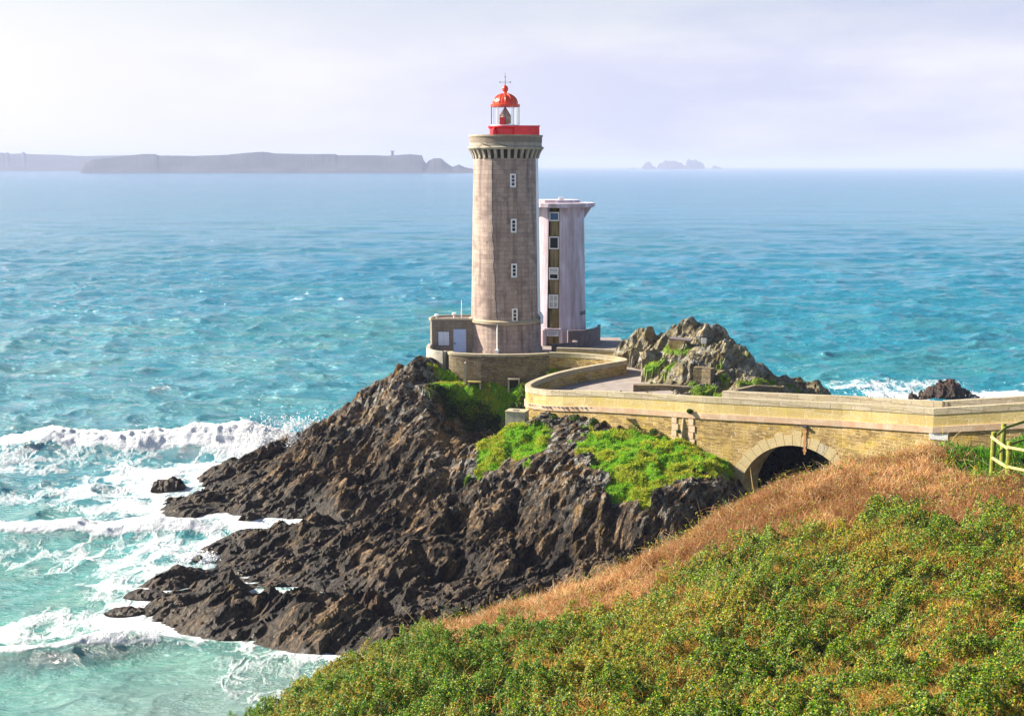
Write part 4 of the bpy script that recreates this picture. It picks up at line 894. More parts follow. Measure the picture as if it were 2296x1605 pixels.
fpw += [(-9, 30, 12.5), (-12, 26, 12), (-16, 36, 6), (-14, 20, 14), (0, 18, 18.6), (12, 18, 19.0), (22, 22, 19.5), (28, 30, 19.5), (30, 42, 18.5), (22, 56, 17), (30, 66, 15), (26, 74, 10.5), (40, 80, 13), (45, 60, 17), (18, 58, 14)]
Fb = rbf(fpw)
def hill(x, y): return Fb(x, y) + (fbm(x * .45, y * .45, 201, 4) - .5) * .9 + (fbm(x * 1.6, y * 1.6, 207, 3) - .5) * .35
hx = np.arange(-20, 46, .2); hy = np.arange(16, 84, .2); HX, HY = np.meshgrid(hx, hy)
rimw = wpoly([(960,1445),(1100,1415),(1250,1395),(1400,1350),(1500,1300),(1620,1235),(1700,1215),(1800,1205),(1900,1185),(2000,1150),(2080,1115),(2140,1075),(2180,1040),(2170,1005)], Fb, y0=24, y1=52)
rimtop = [(v[0] - 1.5, v[1] + 6) for v in [tuple(PY(*p)[:2]) for p in rim[3:]]] + [tuple(PY(2170, 1006, 46)[:2])]
DRY = [rimw[0]] + rimw[1:] + rimtop[::-1]
EXTRA = [(12.2, 40.5), (14, 42), (22, 42), (22, 38.2), (13, 38.6)]
GREENP = [(15.0, 43), (15.2, 46.5), (16, 62), (45, 62), (45, 41.3), (15.2, 41.3)]
def drymask(x, y):
    jx = x + (fbm(x * .8, y * .8, 301, 4) - .5) * 3.2; jy = y + (fbm(x * .8, y * .8, 311, 4) - .5) * 2.2
    m = inpoly(jx, jy, DRY).astype(float); m = np.maximum(m, inpoly(jx * .4 + x * .6, jy * .4 + y * .6, EXTRA) * .95)
    pn = fbm(x * .75 + y * .3, y * .55, 321, 5, .6); m2 = sstep(.43, .57, pn) * .85 * (1 - sstep(2, -2, x) * sstep(28, 31, y))
    return np.maximum(m, m2), m
def greenmask(x, y): return inpoly(x, y, GREENP) | ((x > 14) & (y > 47.5))
a = HX.ravel(); b = HY.ravel(); dm_, d1 = drymask(a, b)
hillo = mesh_np('hillside', np.stack([a, b, hill(a, b) - .12], 1), grid_faces(len(hx), len(hy)), M['soil'], attrs={'dry': d1}, smooth=True)
tag(hillo, 'steep foreground hillside', kind='structure')
def frame_ok(x, y, z, mx=40):
    c, s_ = math.cos(TH), math.sin(TH); v = z - CAM_Z; dz = y * c - v * s_; up = y * s_ + v * c
    u = 512 + F * x / dz; w = 357.5 - F * up / dz
    return (dz > 1) & (u > -60) & (u < 1024 + mx + 60) & (w < 715 + 90) & (w > 0)
def hnorm(f, x, y, e=.15):
    h = f(x, y); nx = -(f(x + e, y) - h) / e; ny = -(f(x, y + e) - h) / e; q = np.sqrt(nx * nx + ny * ny + 1)
    return h, np.stack([nx / q, ny / q, 1 / q], 1)
def unit(v): return v / np.linalg.norm(v, axis=1, keepdims=True)
def leaves(n, area, f, size, name, dens=None):
    x = rng.uniform(area[0], area[1], n); y = rng.uniform(area[2], area[3], n)
    h = hill_fast(x, y); ok = frame_ok(x, y, h); x, y, h = x[ok], y[ok], h[ok]
    return x, y, h
# fast hill lookup
HZ = hill(HX, HY)
def hill_fast(x, y):
    i = np.clip((y - 16) / .2, 0, HZ.shape[0] - 1.01); j = np.clip((x + 20) / .2, 0, HZ.shape[1] - 1.01); i0 = i.astype(int); j0 = j.astype(int); fi = i - i0; fj = j - j0
    return (HZ[i0, j0] * (1 - fj) + HZ[i0, j0 + 1] * fj) * (1 - fi) + (HZ[i0 + 1, j0] * (1 - fj) + HZ[i0 + 1, j0 + 1] * fj) * fi
def leafmesh(name, P, N, size, col, label):
    n = len(P); r = unit(rng.normal(size=(n, 3))); a = unit(np.cross(N, r)); b = np.cross(N, a)
    s = size[:, None]
    V = np.empty((n, 4, 3)); V[:, 0] = P - a * s * .5; V[:, 1] = P + b * s * .34 + N * s * .08 - a * s * .06; V[:, 2] = P + a * s * .55 - N * s * .06; V[:, 3] = P - b * s * .34 + N * s * .08 - a * s * .06
    c = np.repeat(col, 4, 0); o = mesh_np(name, V.reshape(-1, 3), np.arange(n * 4).reshape(n, 4), M['leaf'], col=c)
    return tag(o, label, kind='stuff')
def blades(name, P, D, length, width, col, label=None, bend=.5, kind='stuff', mat='straw', parent=None):
    """curved tapering ribbons: P roots, D unit directions"""
    n = len(P); side = unit(np.cross(D, unit(rng.normal(size=(n, 3))))); bd = unit(np.cross(D, side) + np.array([0, 0, -.4]) + rng.normal(size=(n, 3)) * .3)
    L = length[:, None]; w = width[:, None]; V = np.empty((n, 7, 3))
    for k, t_ in enumerate((0, .4, .75)):
        c = P + D * L * t_ + bd * L * bend * t_ * t_; V[:, 2 * k] = c - side * w * (1 - t_ * .5); V[:, 2 * k + 1] = c + side * w * (1 - t_ * .5)
    V[:, 6] = P + D * L + bd * L * bend
    i = (np.arange(n) * 7)[:, None]
    Fq = np.concatenate([i + np.array([[0, 1, 3, 2]]), i + np.array([[2, 3, 5, 4]]), i + np.array([[4, 5, 6, 6]])])
    Ft = np.concatenate([i + np.array([[0, 1, 3]]), i + np.array([[0, 3, 2]]), i + np.array([[2, 3, 5]]), i + np.array([[2, 5, 4]]), i + np.array([[4, 5, 6]])])
    cc = np.repeat(col, 7, 0).reshape(n, 7, 3) * np.array([.45, .6, .8, .9, 1, 1, 1.05])[None, :, None]
    cc = np.repeat(col, 7, 0)
    o = mesh_np(name, V.reshape(-1, 3), Ft, M[mat], col=cc.reshape(-1, 3), parent=parent)
    return tag(o, label, kind=kind) if label else o
def pal(n, cols, w=None, j=.25):
    c = np.array(cols)[rng.choice(len(cols), n, p=w)]; return np.clip(c * (1 + rng.normal(size=(n, 1)) * j), .003, 1)
# --- bramble leaves
def scatter_hill(n, wy=True):
    y = 19.5 + (50 - 19.5) * rng.random(n) ** 1.1; x = (rng.random(n) - .5) * 2 * .46 * y + .02 * y
    h = hill_fast(x, y); ok = frame_ok(x, y, h); return x[ok], y[ok], h[ok]
x, y, h = scatter_hill(2300000)
dm_, d1 = drymask(x, y); gm_ = greenmask(x, y)
keep = (rng.random(len(x)) < np.clip(1 - d1 * .97 - (dm_ - d1) * .55, 0, 1)) & ~gm_
x, y, h = x[keep], y[keep], h[keep]; clump = fbm(x * 3.2, y * 3.2, 501, 3); keep = (clump > .36) | (rng.random(len(x)) < .25)
x, y, h = x[keep], y[keep], h[keep]; n = len(x); print('leaves', n)
clump = fbm(x * 3.2, y * 3.2, 501, 3); cl2 = fbm(x * 1.0, y * 1.0, 511, 3)
_, Nn = hnorm(hill_fast, x, y, .3)
zoff = (clump - .42) * 1.3 + rng.random(n) * .12 + (cl2 - .5) * .7
P = np.stack([x, y, h + zoff], 1); NN = unit(Nn * .7 + np.array([-.25, -.25, .2]) + rng.normal(size=(n, 3)) * .5)
yel = sstep(.48, .68, fbm(x * .5, y * .5, 521, 4)); pk = rng.random(n)
col = pal(n, [(.045, .13, .004), (.10, .23, .004), (.28, .42, .005), (.018, .05, .004)], [.34, .3, .18, .18])
col = np.where((pk > .92)[:, None], pal(n, [(.30, .38, .14)], j=.15), col)
col = np.where((pk < .14 + yel * .38)[:, None], pal(n, [(.34, .33, .012), (.36, .24, .015), (.42, .20, .025)], [.4, .35, .25]), col)
left = (x < 1.5) & (y > 29); col = np.where((left & (pk > .5))[:, None], pal(n, [(.06, .17, .012), (.10, .22, .015)], [.5, .5]), col)
leafmesh('bramble_leaves', P, NN, rng.uniform(.035, .07, n), col, 'glossy green bramble leaves covering the foreground slope')
# --- dry grass
x, y, h = scatter_hill(1100000); dm_, d1 = drymask(x, y); gm_ = greenmask(x, y)
keep = (rng.random(len(x)) < np.clip(d1 + (dm_ - d1) * .6 + .05, 0, 1)) & ~gm_ & (rng.random(len(x)) < .62)
x, y, h, d1 = x[keep], y[keep], h[keep], d1[keep]; n = len(x); print('dry', n)
wind = fbm(x * .6, y * .6, 601, 3) - .5
D = unit(np.stack([rng.normal(size=n) * .45 + wind * 1.8 - .1, rng.normal(size=n) * .45 - .15, np.full(n, .75)], 1))
tuft = fbm(x * 1.7, y * 1.7, 611, 3)
P = np.stack([x, y, h - .08 + (tuft - .5) * .25 * d1 + .12 * (1 - d1)], 1)
red = (sstep(.36, .60, fbm(x * .55, y * .55, 621, 4)) * (.7 + .5 * sstep(2, 9, x)))[:, None]
col = pal(n, [(.60, .32, .13), (.72, .47, .22), (.36, .16, .05), (.85, .68, .44)], [.36, .26, .24, .14]) * (1 - red * .6) + red * .6 * np.array([[.24, .10, .035]])
col = np.where((d1 < .5)[:, None], pal(n, [(.50, .26, .06), (.60, .42, .10), (.38, .17, .04)], [.4, .35, .25]), col)
blades('dry_grass', P, D, rng.uniform(.14, .42, n) * (.75 + d1 * .25), rng.uniform(.0045, .009, n), col, 'dry brown bracken and grass along the crest of the foreground slope', bend=.55)
# --- fresh grass by the fence
n = 60000; x = rng.uniform(13, 30, n); y = rng.uniform(40, 80, n); gmk = greenmask(x, y); x, y = x[gmk], y[gmk]; h = hill_fast(x, y); ok = frame_ok(x, y, h); x, y, h = x[ok], y[ok], h[ok]; n = len(x); print('gr', n)
D = unit(np.stack([rng.normal(size=n) * .5 - .3, rng.normal(size=n) * .4, np.full(n, .8)], 1))
blades('meadow_grass', np.stack([x, y, h - .1], 1), D, rng.uniform(.15, .35, n), rng.uniform(.012, .025, n), pal(n, [(.07, .24, .012), (.12, .30, .015), (.05, .15, .012)], [.4, .35, .25]), 'fresh green grass behind the wooden fence', bend=.5)
# --- long pale stems standing out of the crest: one stuff object
n = 420; px = rng.uniform(900, 2170, n); k = np.interp(px, [r[0] for r in rim], [r[1] for r in rim]); yy = np.interp(px, [r[0] for r in rim], [r[2] for r in rim])
w_ = np.array([tuple(PY(a, b, c)) for a, b, c in zip(px, k, yy)]); x = w_[:, 0] + rng.normal(size=n) * .3; y = w_[:, 1] - np.abs(rng.normal(size=n)) * 2.2; h = hill_fast(x, y)
D = unit(np.stack([rng.normal(size=n) * .5 - .2, rng.normal(size=n) * .3, np.full(n, .9)], 1))
blades('tall_stems', np.stack([x, y, h], 1), D, rng.uniform(.35, .8, n), np.full(n, .007), pal(n, [(.6, .48, .28), (.42, .22, .10)], [.6, .4]), 'tall pale grass stems standing along the crest', bend=.7)
n = 1500; x, y, h = scatter_hill(4 * n); x, y, h = x[:n], y[:n], h[:n]; n = len(x)
D = unit(np.stack([rng.normal(size=n) * .7 - .1, rng.normal(size=n) * .5, np.full(n, .7)], 1))
blades('bramble_stems', np.stack([x, y, h + .1], 1), D, rng.uniform(.4, .9, n), np.full(n, .006), pal(n, [(.62, .45, .18), (.45, .22, .08), (.40, .36, .08)], [.4, .35, .25]), 'pale arching bramble stems over the foreground slope', bend=.9)
# --- grass on the headland
n = 700000; x = rng.uniform(-10, 17, n); y = rng.uniform(84, 124, n); gv = samp(GG, x, y); ok = (gv > .5) & ~((x < 4) & (y > 112) & (y < 119.3)); x, y = x[ok], y[ok]; h = samp(ZG, x, y)
ok = ~inpoly(x, y, road_guard) & ~inpoly(x, y, T_POLY); x, y, h = x[ok], y[ok], h[ok]; n = len(x); print('hg', n)
D = unit(np.stack([rng.normal(size=n) * .4 - .35, rng.normal(size=n) * .35 - .3, np.full(n, .7)], 1))
tu = sstep(.45, .62, fbm(x * .9, y * .9, 701, 4)); pk = rng.random(n)
col = pal(n, [(.17, .46, .010), (.28, .52, .012), (.09, .30, .010)], [.4, .4, .2], .18); col = np.where((pk < tu * .75 + .08)[:, None], pal(n, [(.42, .42, .03), (.52, .46, .08), (.33, .38, .02)], [.4, .25, .35], .18), col)
blades('cliff_grass', np.stack([x, y, h - .05], 1), D, rng.uniform(.08, .24, n) * (.8 + .5 * tu), rng.uniform(.015, .035, n), col, 'bright green tussocky grass on the headland shoulders', bend=.6)
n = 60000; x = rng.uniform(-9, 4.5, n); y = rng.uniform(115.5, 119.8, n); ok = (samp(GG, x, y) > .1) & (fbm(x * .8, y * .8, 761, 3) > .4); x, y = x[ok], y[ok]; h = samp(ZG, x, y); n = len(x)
P = np.stack([x, y, h + .05], 1) + rng.normal(size=(n, 3)) * .06; leafmesh('cliff_shade_leaves', P, unit(rng.normal(size=(n, 3)) + np.array([0, -1, .5])), rng.uniform(.08, .16, n), pal(n, [(.010, .026, .006), (.018, .042, .007), (.05, .07, .010)], [.45, .4, .15]), 'green leaf cover on the cliff below the terrace, shade painted in as dark colour')  # leaf colours kept very dark to paint in the shade of this cliff
# knoll grass tufts
n = 60000; x = rng.uniform(9, 26, n); y = rng.uniform(103, 122, n); KZ = kz.reshape(len(ky), len(kx)); KG = kg.reshape(len(ky), len(kx)); i = ((y - 100) / .12).astype(int); j = ((x - 8.5) / .12).astype(int); ok = KG[i, j] > .4
x, y, h = x[ok], y[ok], KZ[i, j][ok]; n = len(x); print('kg', n)
ok = ~inpoly(x, y, RD); x, y, h = x[ok], y[ok], h[ok]; n = len(x)
D = unit(np.stack([rng.normal(size=n) * .4 - .2, rng.normal(size=n) * .35 - .3, np.full(n, .7)], 1))
blades('knoll_grass', np.stack([x, y, h - .03], 1), D, rng.uniform(.1, .25, n), rng.uniform(.015, .03, n), pal(n, [(.12, .24, .012), (.30, .28, .03), (.06, .13, .012)], [.4, .35, .25]), 'thin grass tufts among the rocks of the knoll', bend=.5)
# --- bushes on the bridge wall
def bush(px, py, Yd, r, label, col=((.04, .09, .012), (.09, .15, .015))):
    c = PY(px, py, Yd); n = int(700 * max(.5, r)); e = empty('bush', tuple(c), label, 'bush', 'small bushes rooted on the bridge wall')
    d = unit(rng.normal(size=(n, 3))); rad_ = r * (.45 + .55 * rng.random(n) ** .5) * (.75 + .5 * fbm(d[:, 0] * 2 + px, d[:, 2] * 2, 9)); P = d * rad_[:, None] * np.array([1.1, .7, .9]); N = unit(d + rng.normal(size=(n, 3)) * .6)
    s = rng.uniform(.06, .13, n)[:, None]; r_ = unit(rng.normal(size=(n, 3))); a = unit(np.cross(N, r_)); b = np.cross(N, a)
    V = np.stack([P - a * s * .6, P + b * s * .4, P + a * s * .6, P - b * s * .4], 1)
    mesh_np('foliage', V.reshape(-1, 3), np.arange(n * 4).reshape(n, 4), M['leaf'], col=np.repeat(pal(n, col), 4, 0), parent=e)
    m = MB(); m.tube([(0, .2, -r * .9), (.05, .05, -r * .3), (0, 0, r * .2)], [.05, .035, .015], 5); m.build('stem', M['wood'], e, local=True)
for (px, py, dy, r, lab) in ((1423, 963, -.5, .55, 'biggest bush, on top of the grass slope against the bridge wall'), (1466, 968, -.45, .35, 'small dark bush just right of the biggest wall bush'), (1290, 940, -.75, .45, 'dark bush at the wall foot above the rocks'), (1547, 921, -.25, .22, 'small green tuft growing on the cornice above the buttress'), (1332, 945, -.7, .36, 'low bush left of the grass slope at the wall foot'), (1522, 966, -.3, .16, 'tiny ochre tuft beside the buttress'), (1240, 938, -.75, .38, 'round green bush under the curved end of the bridge')):
    i = min(range(len(fp_)), key=lambda q: abs(proj((fp_[q].x, fp_[q].y, 8.5))[0] - px)); bush(px, py, fp_[i].y + dy, r, lab)
# --- fence
FE = empty('wooden_fence', tuple(PY(2228, 1060, 43)), 'mossy post and rail timber fence on the crest of the hill', 'fence')
def post(px, pt, pb, Yd, r=.085):
    a = PY(px - 1, pb + 6, Yd); b = PY(px + 1.0, pt, Yd); m = MB(); m.tube([(b.x, b.y, a.z - .2), (b.x, b.y, b.z - .02), (b.x, b.y, b.z)], [r, r, r * .85], 12); m.build('post', M['wood'], FE); return b
pA = post(2228, 967, 1062, 43.0); pB = post(2250, 948, 1040, 45.2); pC = post(2263, 988, 1074, 41.2); post(2345, 975, 1090, 40.0); post(2330, 925, 1010, 47.0)
def rail(a, b, r=.05, mat='woodbare'):
    a = PY(*a); b = PY(*b); mid = a.lerp(b, .5) + Vector((0, 0, -.01)); m = MB(); m.tube([a, mid, b], r, 10); m.build('rail', M[mat], FE)
rail((2224, 979, 42.9), (2262, 1006, 41.1)); rail((2260, 1002, 41.05), (2345, 1016, 39.9)); rail((2226, 1026, 42.9), (2263, 1049, 41.1)); rail((2260, 1046, 41.05), (2345, 1062, 39.9))
rail((2234, 975, 43.1), (2254, 958, 45.1), .05, 'wood'); rail((2250, 959, 45.1), (2330, 932, 46.9), .05, 'wood'); rail((2238, 1014, 43.2), (2252, 1002, 45.1), .045, 'wood'); rail((2250, 1000, 45.1), (2330, 972, 46.9), .045, 'wood')

# ================================================================== SEA
NXs, NYs = 900, 1650
tt = np.linspace(28 / 58., 28 / 42000., NYs); yr = 28 / tt; sx = np.linspace(-.62, .62, NXs)
Yg = np.repeat(yr[:, None], NXs, 1); Xg = sx[None, :] * (Yg + 12)
x = Xg.ravel(); y = Yg.ravel(); dy = np.gradient(yr)[:, None].repeat(NXs, 1).ravel()
def comp(lam, amp, seed, ang=0.0, st=2.2, ridge=True):
    c, s_ = math.cos(ang), math.sin(ang); X_ = (x * c + y * s_) / (lam * st); Y_ = (-x * s_ + y * c) / lam
    v = vn(X_ + 40, Y_ + 40, seed) ; v = (1 - np.abs(2 * v - 1)) ** 1.6 if ridge else v
    return amp * (v - .5) * np.clip((lam / dy - 1.5) / 2, 0, 1)
damp = 1 - .45 * sstep(125, 60, y)
z = (comp(26, .35, 1, .12, 2.5, False) + comp(13, .55, 2, -.1, 2.6) + comp(6.5, .75, 3, .2) + comp(3.4, .55, 4, -.25) + comp(1.7, .28, 5, .3) + comp(.85, .12, 6, 0)) * damp
near = (y < 260)
tb = np.full(x.shape, -6.0); ins = (x > RX0 + 1) & (x < RX1 - 1) & (y > RY0 + 1) & (y < RY1 - 1); tb[ins] = Hb(x[ins], y[ins])
foam = np.zeros(x.shape); shal = np.zeros(x.shape); sandy = np.zeros(x.shape)
nlow = fbm(x * .08, y * .12, 801, 4); nmid = fbm(x * .3, y * .45, 811, 4)
shal = sstep(125, 66, y) * .55 + .25 * sstep(.5, .7, nlow) * near
foam = np.maximum(foam, sstep(-1.3, .1, tb) * (.35 + .6 * nmid))
def blob(cx, cy, rx, ry, amt):
    global foam
    d = np.sqrt(((x - cx) / rx) ** 2 + ((y - cy) / ry) ** 2); foam = np.maximum(foam, amt * sstep(1.15, .3, d + (nmid - .5) * .7))
for (px, py, rx, ry, amt) in ((560,1040,9,7,.85),(430,1060,11,8,.72),(300,1095,11,6,.6),(430,1140,10,6,.75),(200,1115,12,5,.42),(520,1170,9,4,.75),(330,1230,9,6,.5),(350,1300,6,6,.62),(300,1390,7,4,.75),(420,1415,6,2.6,.95),(150,1390,8,3,.5),(180,1240,13,5,.26),(60,1420,7,3,.55),(560,1430,4,2,.5),(700,1500,5,2.5,.42),(620,1540,4,2.6,.36),(760,1450,4,1.6,.6),(20,1040,8,4,.4),(100,1030,20,4,.2)):
    c = PZ(px, py, 0); blob(c.x, c.y, rx, ry, amt)
blob(57, 163, 16, 4.5, 1.0); blob(72, 160, 14, 4, 1.0); blob(48, 172, 12, 4, .5); blob(75, 171, 10, 5, .4); blob(44, 160, 8, 4, .9)
# rollers: (crest polyline px/py at z), height, front width, back width, foam on crest
def roller(pts, zc, hgt, wf, wb, ffoam, f0=0., f1=1., front=0.0, seed=0):
    global z, foam, shal
    w = [PZ(a, b, zc) for a, b in pts]; wx = np.array([q.x for q in w]); wy = np.array([q.y for q in w])
    cy = np.interp(x, wx, wy) + (fbm(x * .18, x * 0 + seed, 900 + seed, 3) - .5) * 1.6
    e = sstep(wx[0] - 40, wx[0] - 30, x) * (1 - sstep(wx[-1] - 6, wx[-1] + 2, x)); d = y - cy
    prof = np.where(d < 0, np.exp(-(d / wf) ** 2), np.exp(-(d / wb) ** 2)); lum = .8 + .35 * fbm(x * .2, y * .2, 950 + seed, 3)
    z += hgt * prof * e * lum
    q = e * (x > -400)
    fr = np.interp(x, wx, np.linspace(f0, f1, len(wx)))
    ffm = np.where(d > 0, sstep(wb * 1.7, wb * .2, d), sstep(-wf * (.2 + 1.3 * fr), -wf * (.0 + .9 * fr), d)) * ffoam * q
    foam = np.maximum(foam, ffm * sstep(.0, .25, fr + nmid * .4))
    fz = foam * prof * e; z += fz * ((fbm(x * .6, y * .8, 970 + seed, 2) - .5) * .12 + (fbm(x * 2.6, y * 2.6, 975 + seed, 3) - .5) * .2) * hgt * .8
    shal = np.maximum(shal, front * np.where(d < 0, prof, 0) * e * .5)
roller([(-200, 978), (0, 980), (80, 976), (200, 972), (420, 970), (600, 968), (690, 962)], 1.7, 2.1, 2.9, 2.8, 1.4, .25, 1.0, 0, 1)
roller([(-200, 1170), (0, 1172), (60, 1172), (160, 1168), (300, 1168), (420, 1160), (560, 1150)], .85, 1.1, 1.7, 1.8, 1.2, .25, .9, 0, 2)
roller([(-200, 1495), (0, 1472), (120, 1458), (280, 1440), (400, 1425), (480, 1418)], .8, 1.1, 1.5, 2.0, .85, .02, .5, 1.7, 3)
c_ = PZ(700, 1560, 0); d = np.sqrt(((x - c_.x) / 15) ** 2 + ((y - c_.y) / 12) ** 2); sandy = sstep(1.1, .1, d + (nlow - .5) * .5) * .4
c_ = PZ(950, 1440, 0); d = np.sqrt(((x - c_.x) / 9) ** 2 + ((y - c_.y) / 6) ** 2); sandy = np.maximum(sandy, sstep(1.2, .2, d) * .8)
z *= np.where(near, np.clip(.35 + (-tb) * .5, .12, 1), 1)
foam = np.clip(foam, 0, 1.3)
sea = mesh_np('sea', np.stack([x, y, z], 1), grid_faces(NXs, NYs), M['sea'], attrs={'foam': foam, 'shallow': shal, 'sandy': sandy}, smooth=True)
tag(sea, 'turquoise choppy sea with white surf round the rocks', kind='structure')
# small beach sheet
c_ = PY(880, 1434, 78.6); bx = np.linspace(-18, 4, 60); by = np.linspace(70, 80, 40); BX, BY = np.meshgrid(bx, by)
bz_ = .16 - ((BX + 9.5) / 4.0) ** 2 * .16 - ((BY - 77.6) / 2.2) ** 2 * .25 + (fbm(BX * .8, BY * .8, 66) - .5) * .12
tag(mesh_np('sand', np.stack([BX.ravel(), BY.ravel(), bz_.ravel()], 1), grid_faces(60, 40), M['sand'], smooth=True), 'wet orange sand at the foot of the reef', kind='structure')
# spray thrown up where the roller meets the rocks
def spray(name, px, py, Yd, sx_, sy_, sz_, n, label):
    c = PY(px, py, Yd); P = np.array(c) + rng.normal(size=(n, 3)) * np.array([sx_, sy_, sz_]); P[:, 2] = np.maximum(P[:, 2], .1) ; cl = fbm(P[:, 0] * 1.5, P[:, 2] * 1.5, 88, 3); P = P[cl > .42]; n = len(P)
    s = rng.uniform(.03, .11, n)[:, None]; V = np.stack([P + unit(rng.normal(size=(n, 3))) * s for _ in range(4)], 1).reshape(-1, 3); i = (np.arange(n) * 4)[:, None]
    Fq = np.concatenate([i + np.array([[0, 1, 2]]), i + np.array([[0, 2, 3]]), i + np.array([[0, 3, 1]]), i + np.array([[1, 3, 2]])]); tag(mesh_np(name, V, Fq, M['foam']), label, kind='stuff')
spray('sea_spray', 650, 975, 124, 2.0, 1.2, .75, 9000, 'burst of white spray where the far roller hits the rocks')
spray('sea_spray', 440, 1262, 93.5, .7, .6, .4, 2500, 'small splash of spray against the middle reef')
spray('sea_spray', 2000, 888, 163, 5, 1.5, .3, 3000, 'low surf spray beyond the bridge')
spray('sea_spray', 2200, 892, 159.5, 1.2, 1, .35, 1200, 'surf breaking at the right end of the dark sea rock')
# sea rocks
def sea_rock(px, py, Yd, rx, ry, h, label, prof=None, seed=0, group=None):
    c = PY(px, py, Yd); nx = max(24, int(rx * 2 / .1)); ny = max(20, int(ry * 2 / .1)); nx = min(nx, 140); ny = min(ny, 80)
    gx, gy = np.meshgrid(np.linspace(-1, 1, nx), np.linspace(-1, 1, ny)); r = np.sqrt(gx ** 2 + gy ** 2)
    pr = np.interp(gx, prof[0], prof[1]) if prof else 1.0
    X_ = gx * rx; Y_ = gy * ry; zz = h * pr * (1 - np.clip(r, 0, 1.2) ** 2.2) + facets(X_ + seed * 9, Y_, .9, .8, 1.5, 5 + seed) * .35 * min(h, 1.2) + facets(X_ + seed * 9, Y_, .35, .8, 1.5, 25 + seed) * .14 * min(h, 1.2)
    zz = np.where(r > .95, -.8, zz); V = np.stack([X_.ravel(), Y_.ravel(), zz.ravel()], 1)
    o = mesh_np('sea_rock', V, grid_faces(nx, ny), M['searock'], attrs={'grass': np.zeros(len(V))}); o.location = (c.x, Yd, 0); tag(o, label, 'rock', group); return o
G_ = 'dark rocks standing in the surf'
sea_rock(2128, 890, 160.5, 3.9, 2.2, 1.9, 'long dark rock in the surf beyond the bridge', ([-1, -.9, -.4, -.2, 0, .3, .6, 1], [1.3, 1.35, 1.25, .95, 1.15, .9, .7, .3]), 1, G_)
sea_rock(2048, 897, 160.5, .7, .6, .75, 'tiny pointed rock left of the long dark rock', None, 2, G_)
sea_rock(378, 1086, 114.5, 1.7, 1.1, .9, 'rounded dark rock off the tip of the upper spit', None, 3, G_)
sea_rock(285, 1402, 81.5, 1.5, .7, .45, 'low wave-washed rock far left of the reef', None, 4, G_)
sea_rock(330, 1352, 84.6, 1.9, 1.0, .45, 'flat wet rock at the tip of the lower spit', None, 5, G_)
sea_rock(378, 1332, 86.5, 1.6, 1.0, .6, 'jagged wet rock at the root of the lower spit', None, 6, G_)
sea_rock(445, 1262, 93.0, .5, .4, .35, 'tiny rock in the foam beside the splash', None, 7, G_)
sea_rock(846, 1425, 78.3, 1.15, .7, 1.6, 'reddish brown boulder on the reef just above the edge of the green slope', None, 8, G_).location.z = 1.1

# ================================================================== FAR COAST
def ridge(name, prof, Yd, depth, label, cat=None, kind=None, base=0, noise=.1, plateau=True, step=1.5, seed=0):
    px = np.arange(prof[0][0], prof[-1][0], step); top = np.interp(px, [p[0] for p in prof], [p[1] for p in prof])
    X_ = np.array([PY(a, b, Yd).x for a, b in zip(px, top)]); Z_ = np.array([PY(a, b, Yd).z for a, b in zip(px, top)])
    Z_ = np.maximum(Z_ + (fbm(px * .25, px * 0 + seed, 7, 4) - .5) * noise * (Z_.max()), .5)
    rows = [(-.22, -.1), (-.12, .25), (-.06, .6), (0, 1.0), (.25, .99), (.7, .9), (1.0, -.1)] if plateau else [(-.5, -.15), (-.3, .4), (-.12, .8), (0, 1), (.2, .75), (.4, .3), (.5, -.1)]
    V = []
    for k, (d, f) in enumerate(rows):
        jit = (fbm(px * .12 + k * 5, px * 0 + seed + k, 17, 3) - .5) * depth * .004
        V.append(np.stack([X_ * (1 + d * depth / Yd), Yd + d * depth + jit, Z_ * f if f > 0 else np.full(len(px), -3.)], 1))
    V = np.concatenate(V); o = mesh_np(name, V, grid_faces(len(px), len(rows)), M['farland'])
    return tag(o, label, cat, kind=kind)
zf_ = lambda L: [(.4688 * a, 313.9 + .4688 * b) for a, b in L]
ridge('far_coast', zf_([(-500,70),(-100,66),(0,61),(14,58),(20,64),(36,57),(48,65),(100,64),(112,54),(126,66),(280,70),(380,76),(640,71),(900,74),(1100,90),(1250,150)]), 7600, 1800, 'pale distant coast behind the headland at the left', kind='structure', noise=.03, seed=3)
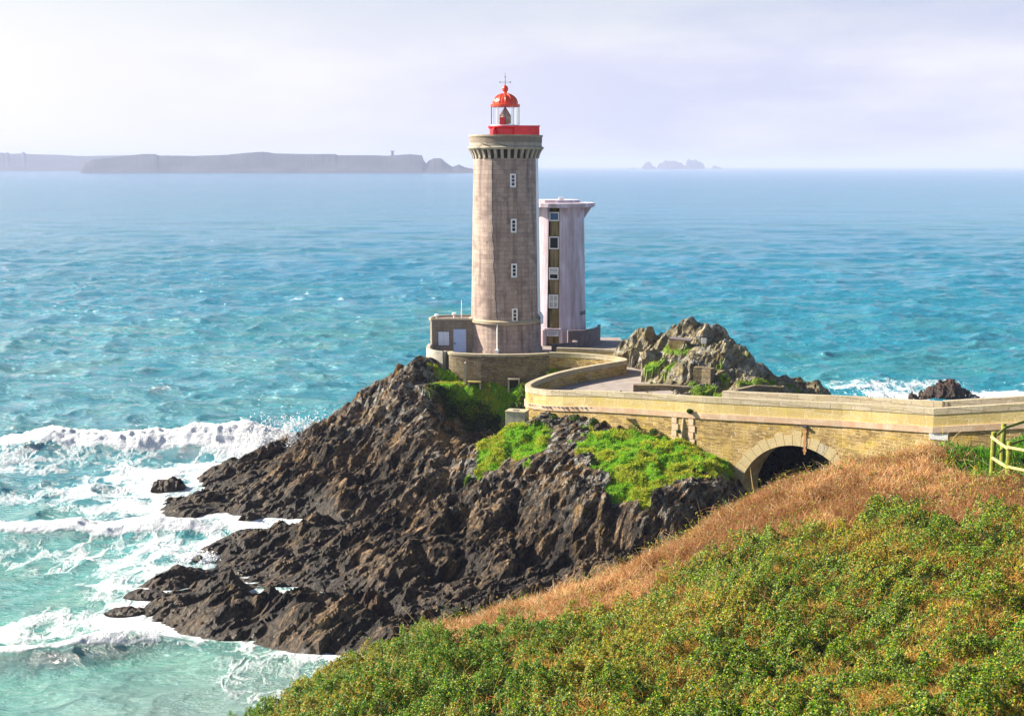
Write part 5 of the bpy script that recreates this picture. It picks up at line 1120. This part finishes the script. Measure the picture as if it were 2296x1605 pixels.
ridge('far_headland', zf_([(383,157),(392,125),(405,108),(450,92),(560,80),(680,66),(745,66),(760,75),(900,76),(1080,70),(1180,60),(1260,55),(1320,63),(1450,66),(1600,66),(1620,72),(1800,72),(1850,74),(1960,67),(2018,72),(2026,95),(2038,112),(2050,98),(2075,86),(2110,86),(2130,105),(2165,128),(2178,122),(2195,116),(2225,130),(2260,137),(2300,152)]), 5356, 900, 'long hazy blue headland with flat top across the bay', kind='structure', noise=.02, seed=5)
w0 = PY(880, 347, 5420); wt = PY(880, 339, 5420)
e = empty('watchtower', (w0.x, 5420, w0.z - 3), 'tiny lookout tower on the far headland skyline', 'tower'); m = MB(); m.box((w0.x, 5420, (w0.z + wt.z) / 2 - 2), (9, 9, wt.z - w0.z + 8)); m.build('tower_body', M['farland'], e); m = MB(); m.box((w0.x, 5420, wt.z + 1), (16, 14, 3)); m.build('lookout', M['farland'], e)
zg_ = lambda L: [(1255.7 + .4531 * a, 340.8 + .4531 * b) for a, b in L]
ig = 'hazy islets on the horizon'
for (L, lab) in (([(330, 83), (372, 79), (400, 80), (412, 65), (425, 50), (442, 48), (460, 68), (478, 80)], 'small peaked hazy islet, leftmost on the horizon'), ([(476, 80), (490, 55), (520, 42), (560, 43), (600, 52), (624, 72), (630, 80)], 'broad rounded hazy islet in the middle of the group'), ([(622, 80), (626, 42), (640, 32), (665, 36), (690, 45), (710, 60), (720, 81)], 'tallest steep-sided hazy islet of the group'), ([(748, 81), (757, 68), (772, 67), (802, 79), (812, 82)], 'lowest hazy islet, rightmost on the horizon')):
    tag(ridge('islet', zg_(L), 12000, 260, lab, cat='islet', plateau=False, noise=.35, step=.7, seed=len(L)), group=ig)

# ================================================================== HAZE
m = MB(); m.box((0, 21900, 55), (60000, 44200, 122))
t = NT('sea haze'); t.t.nodes.remove(t.b); pv = t.n('ShaderNodeVolumePrincipled'); pv.inputs['Color'].default_value = (.60, .70, 1.0, 1); pv.inputs['Density'].default_value = .00011; pv.inputs['Anisotropy'].default_value = 0.0
t.l(pv.outputs[0], t.out.inputs['Volume'])
hz = m.build('haze', t.m); tag(hz, 'thin sea haze', kind='stuff')
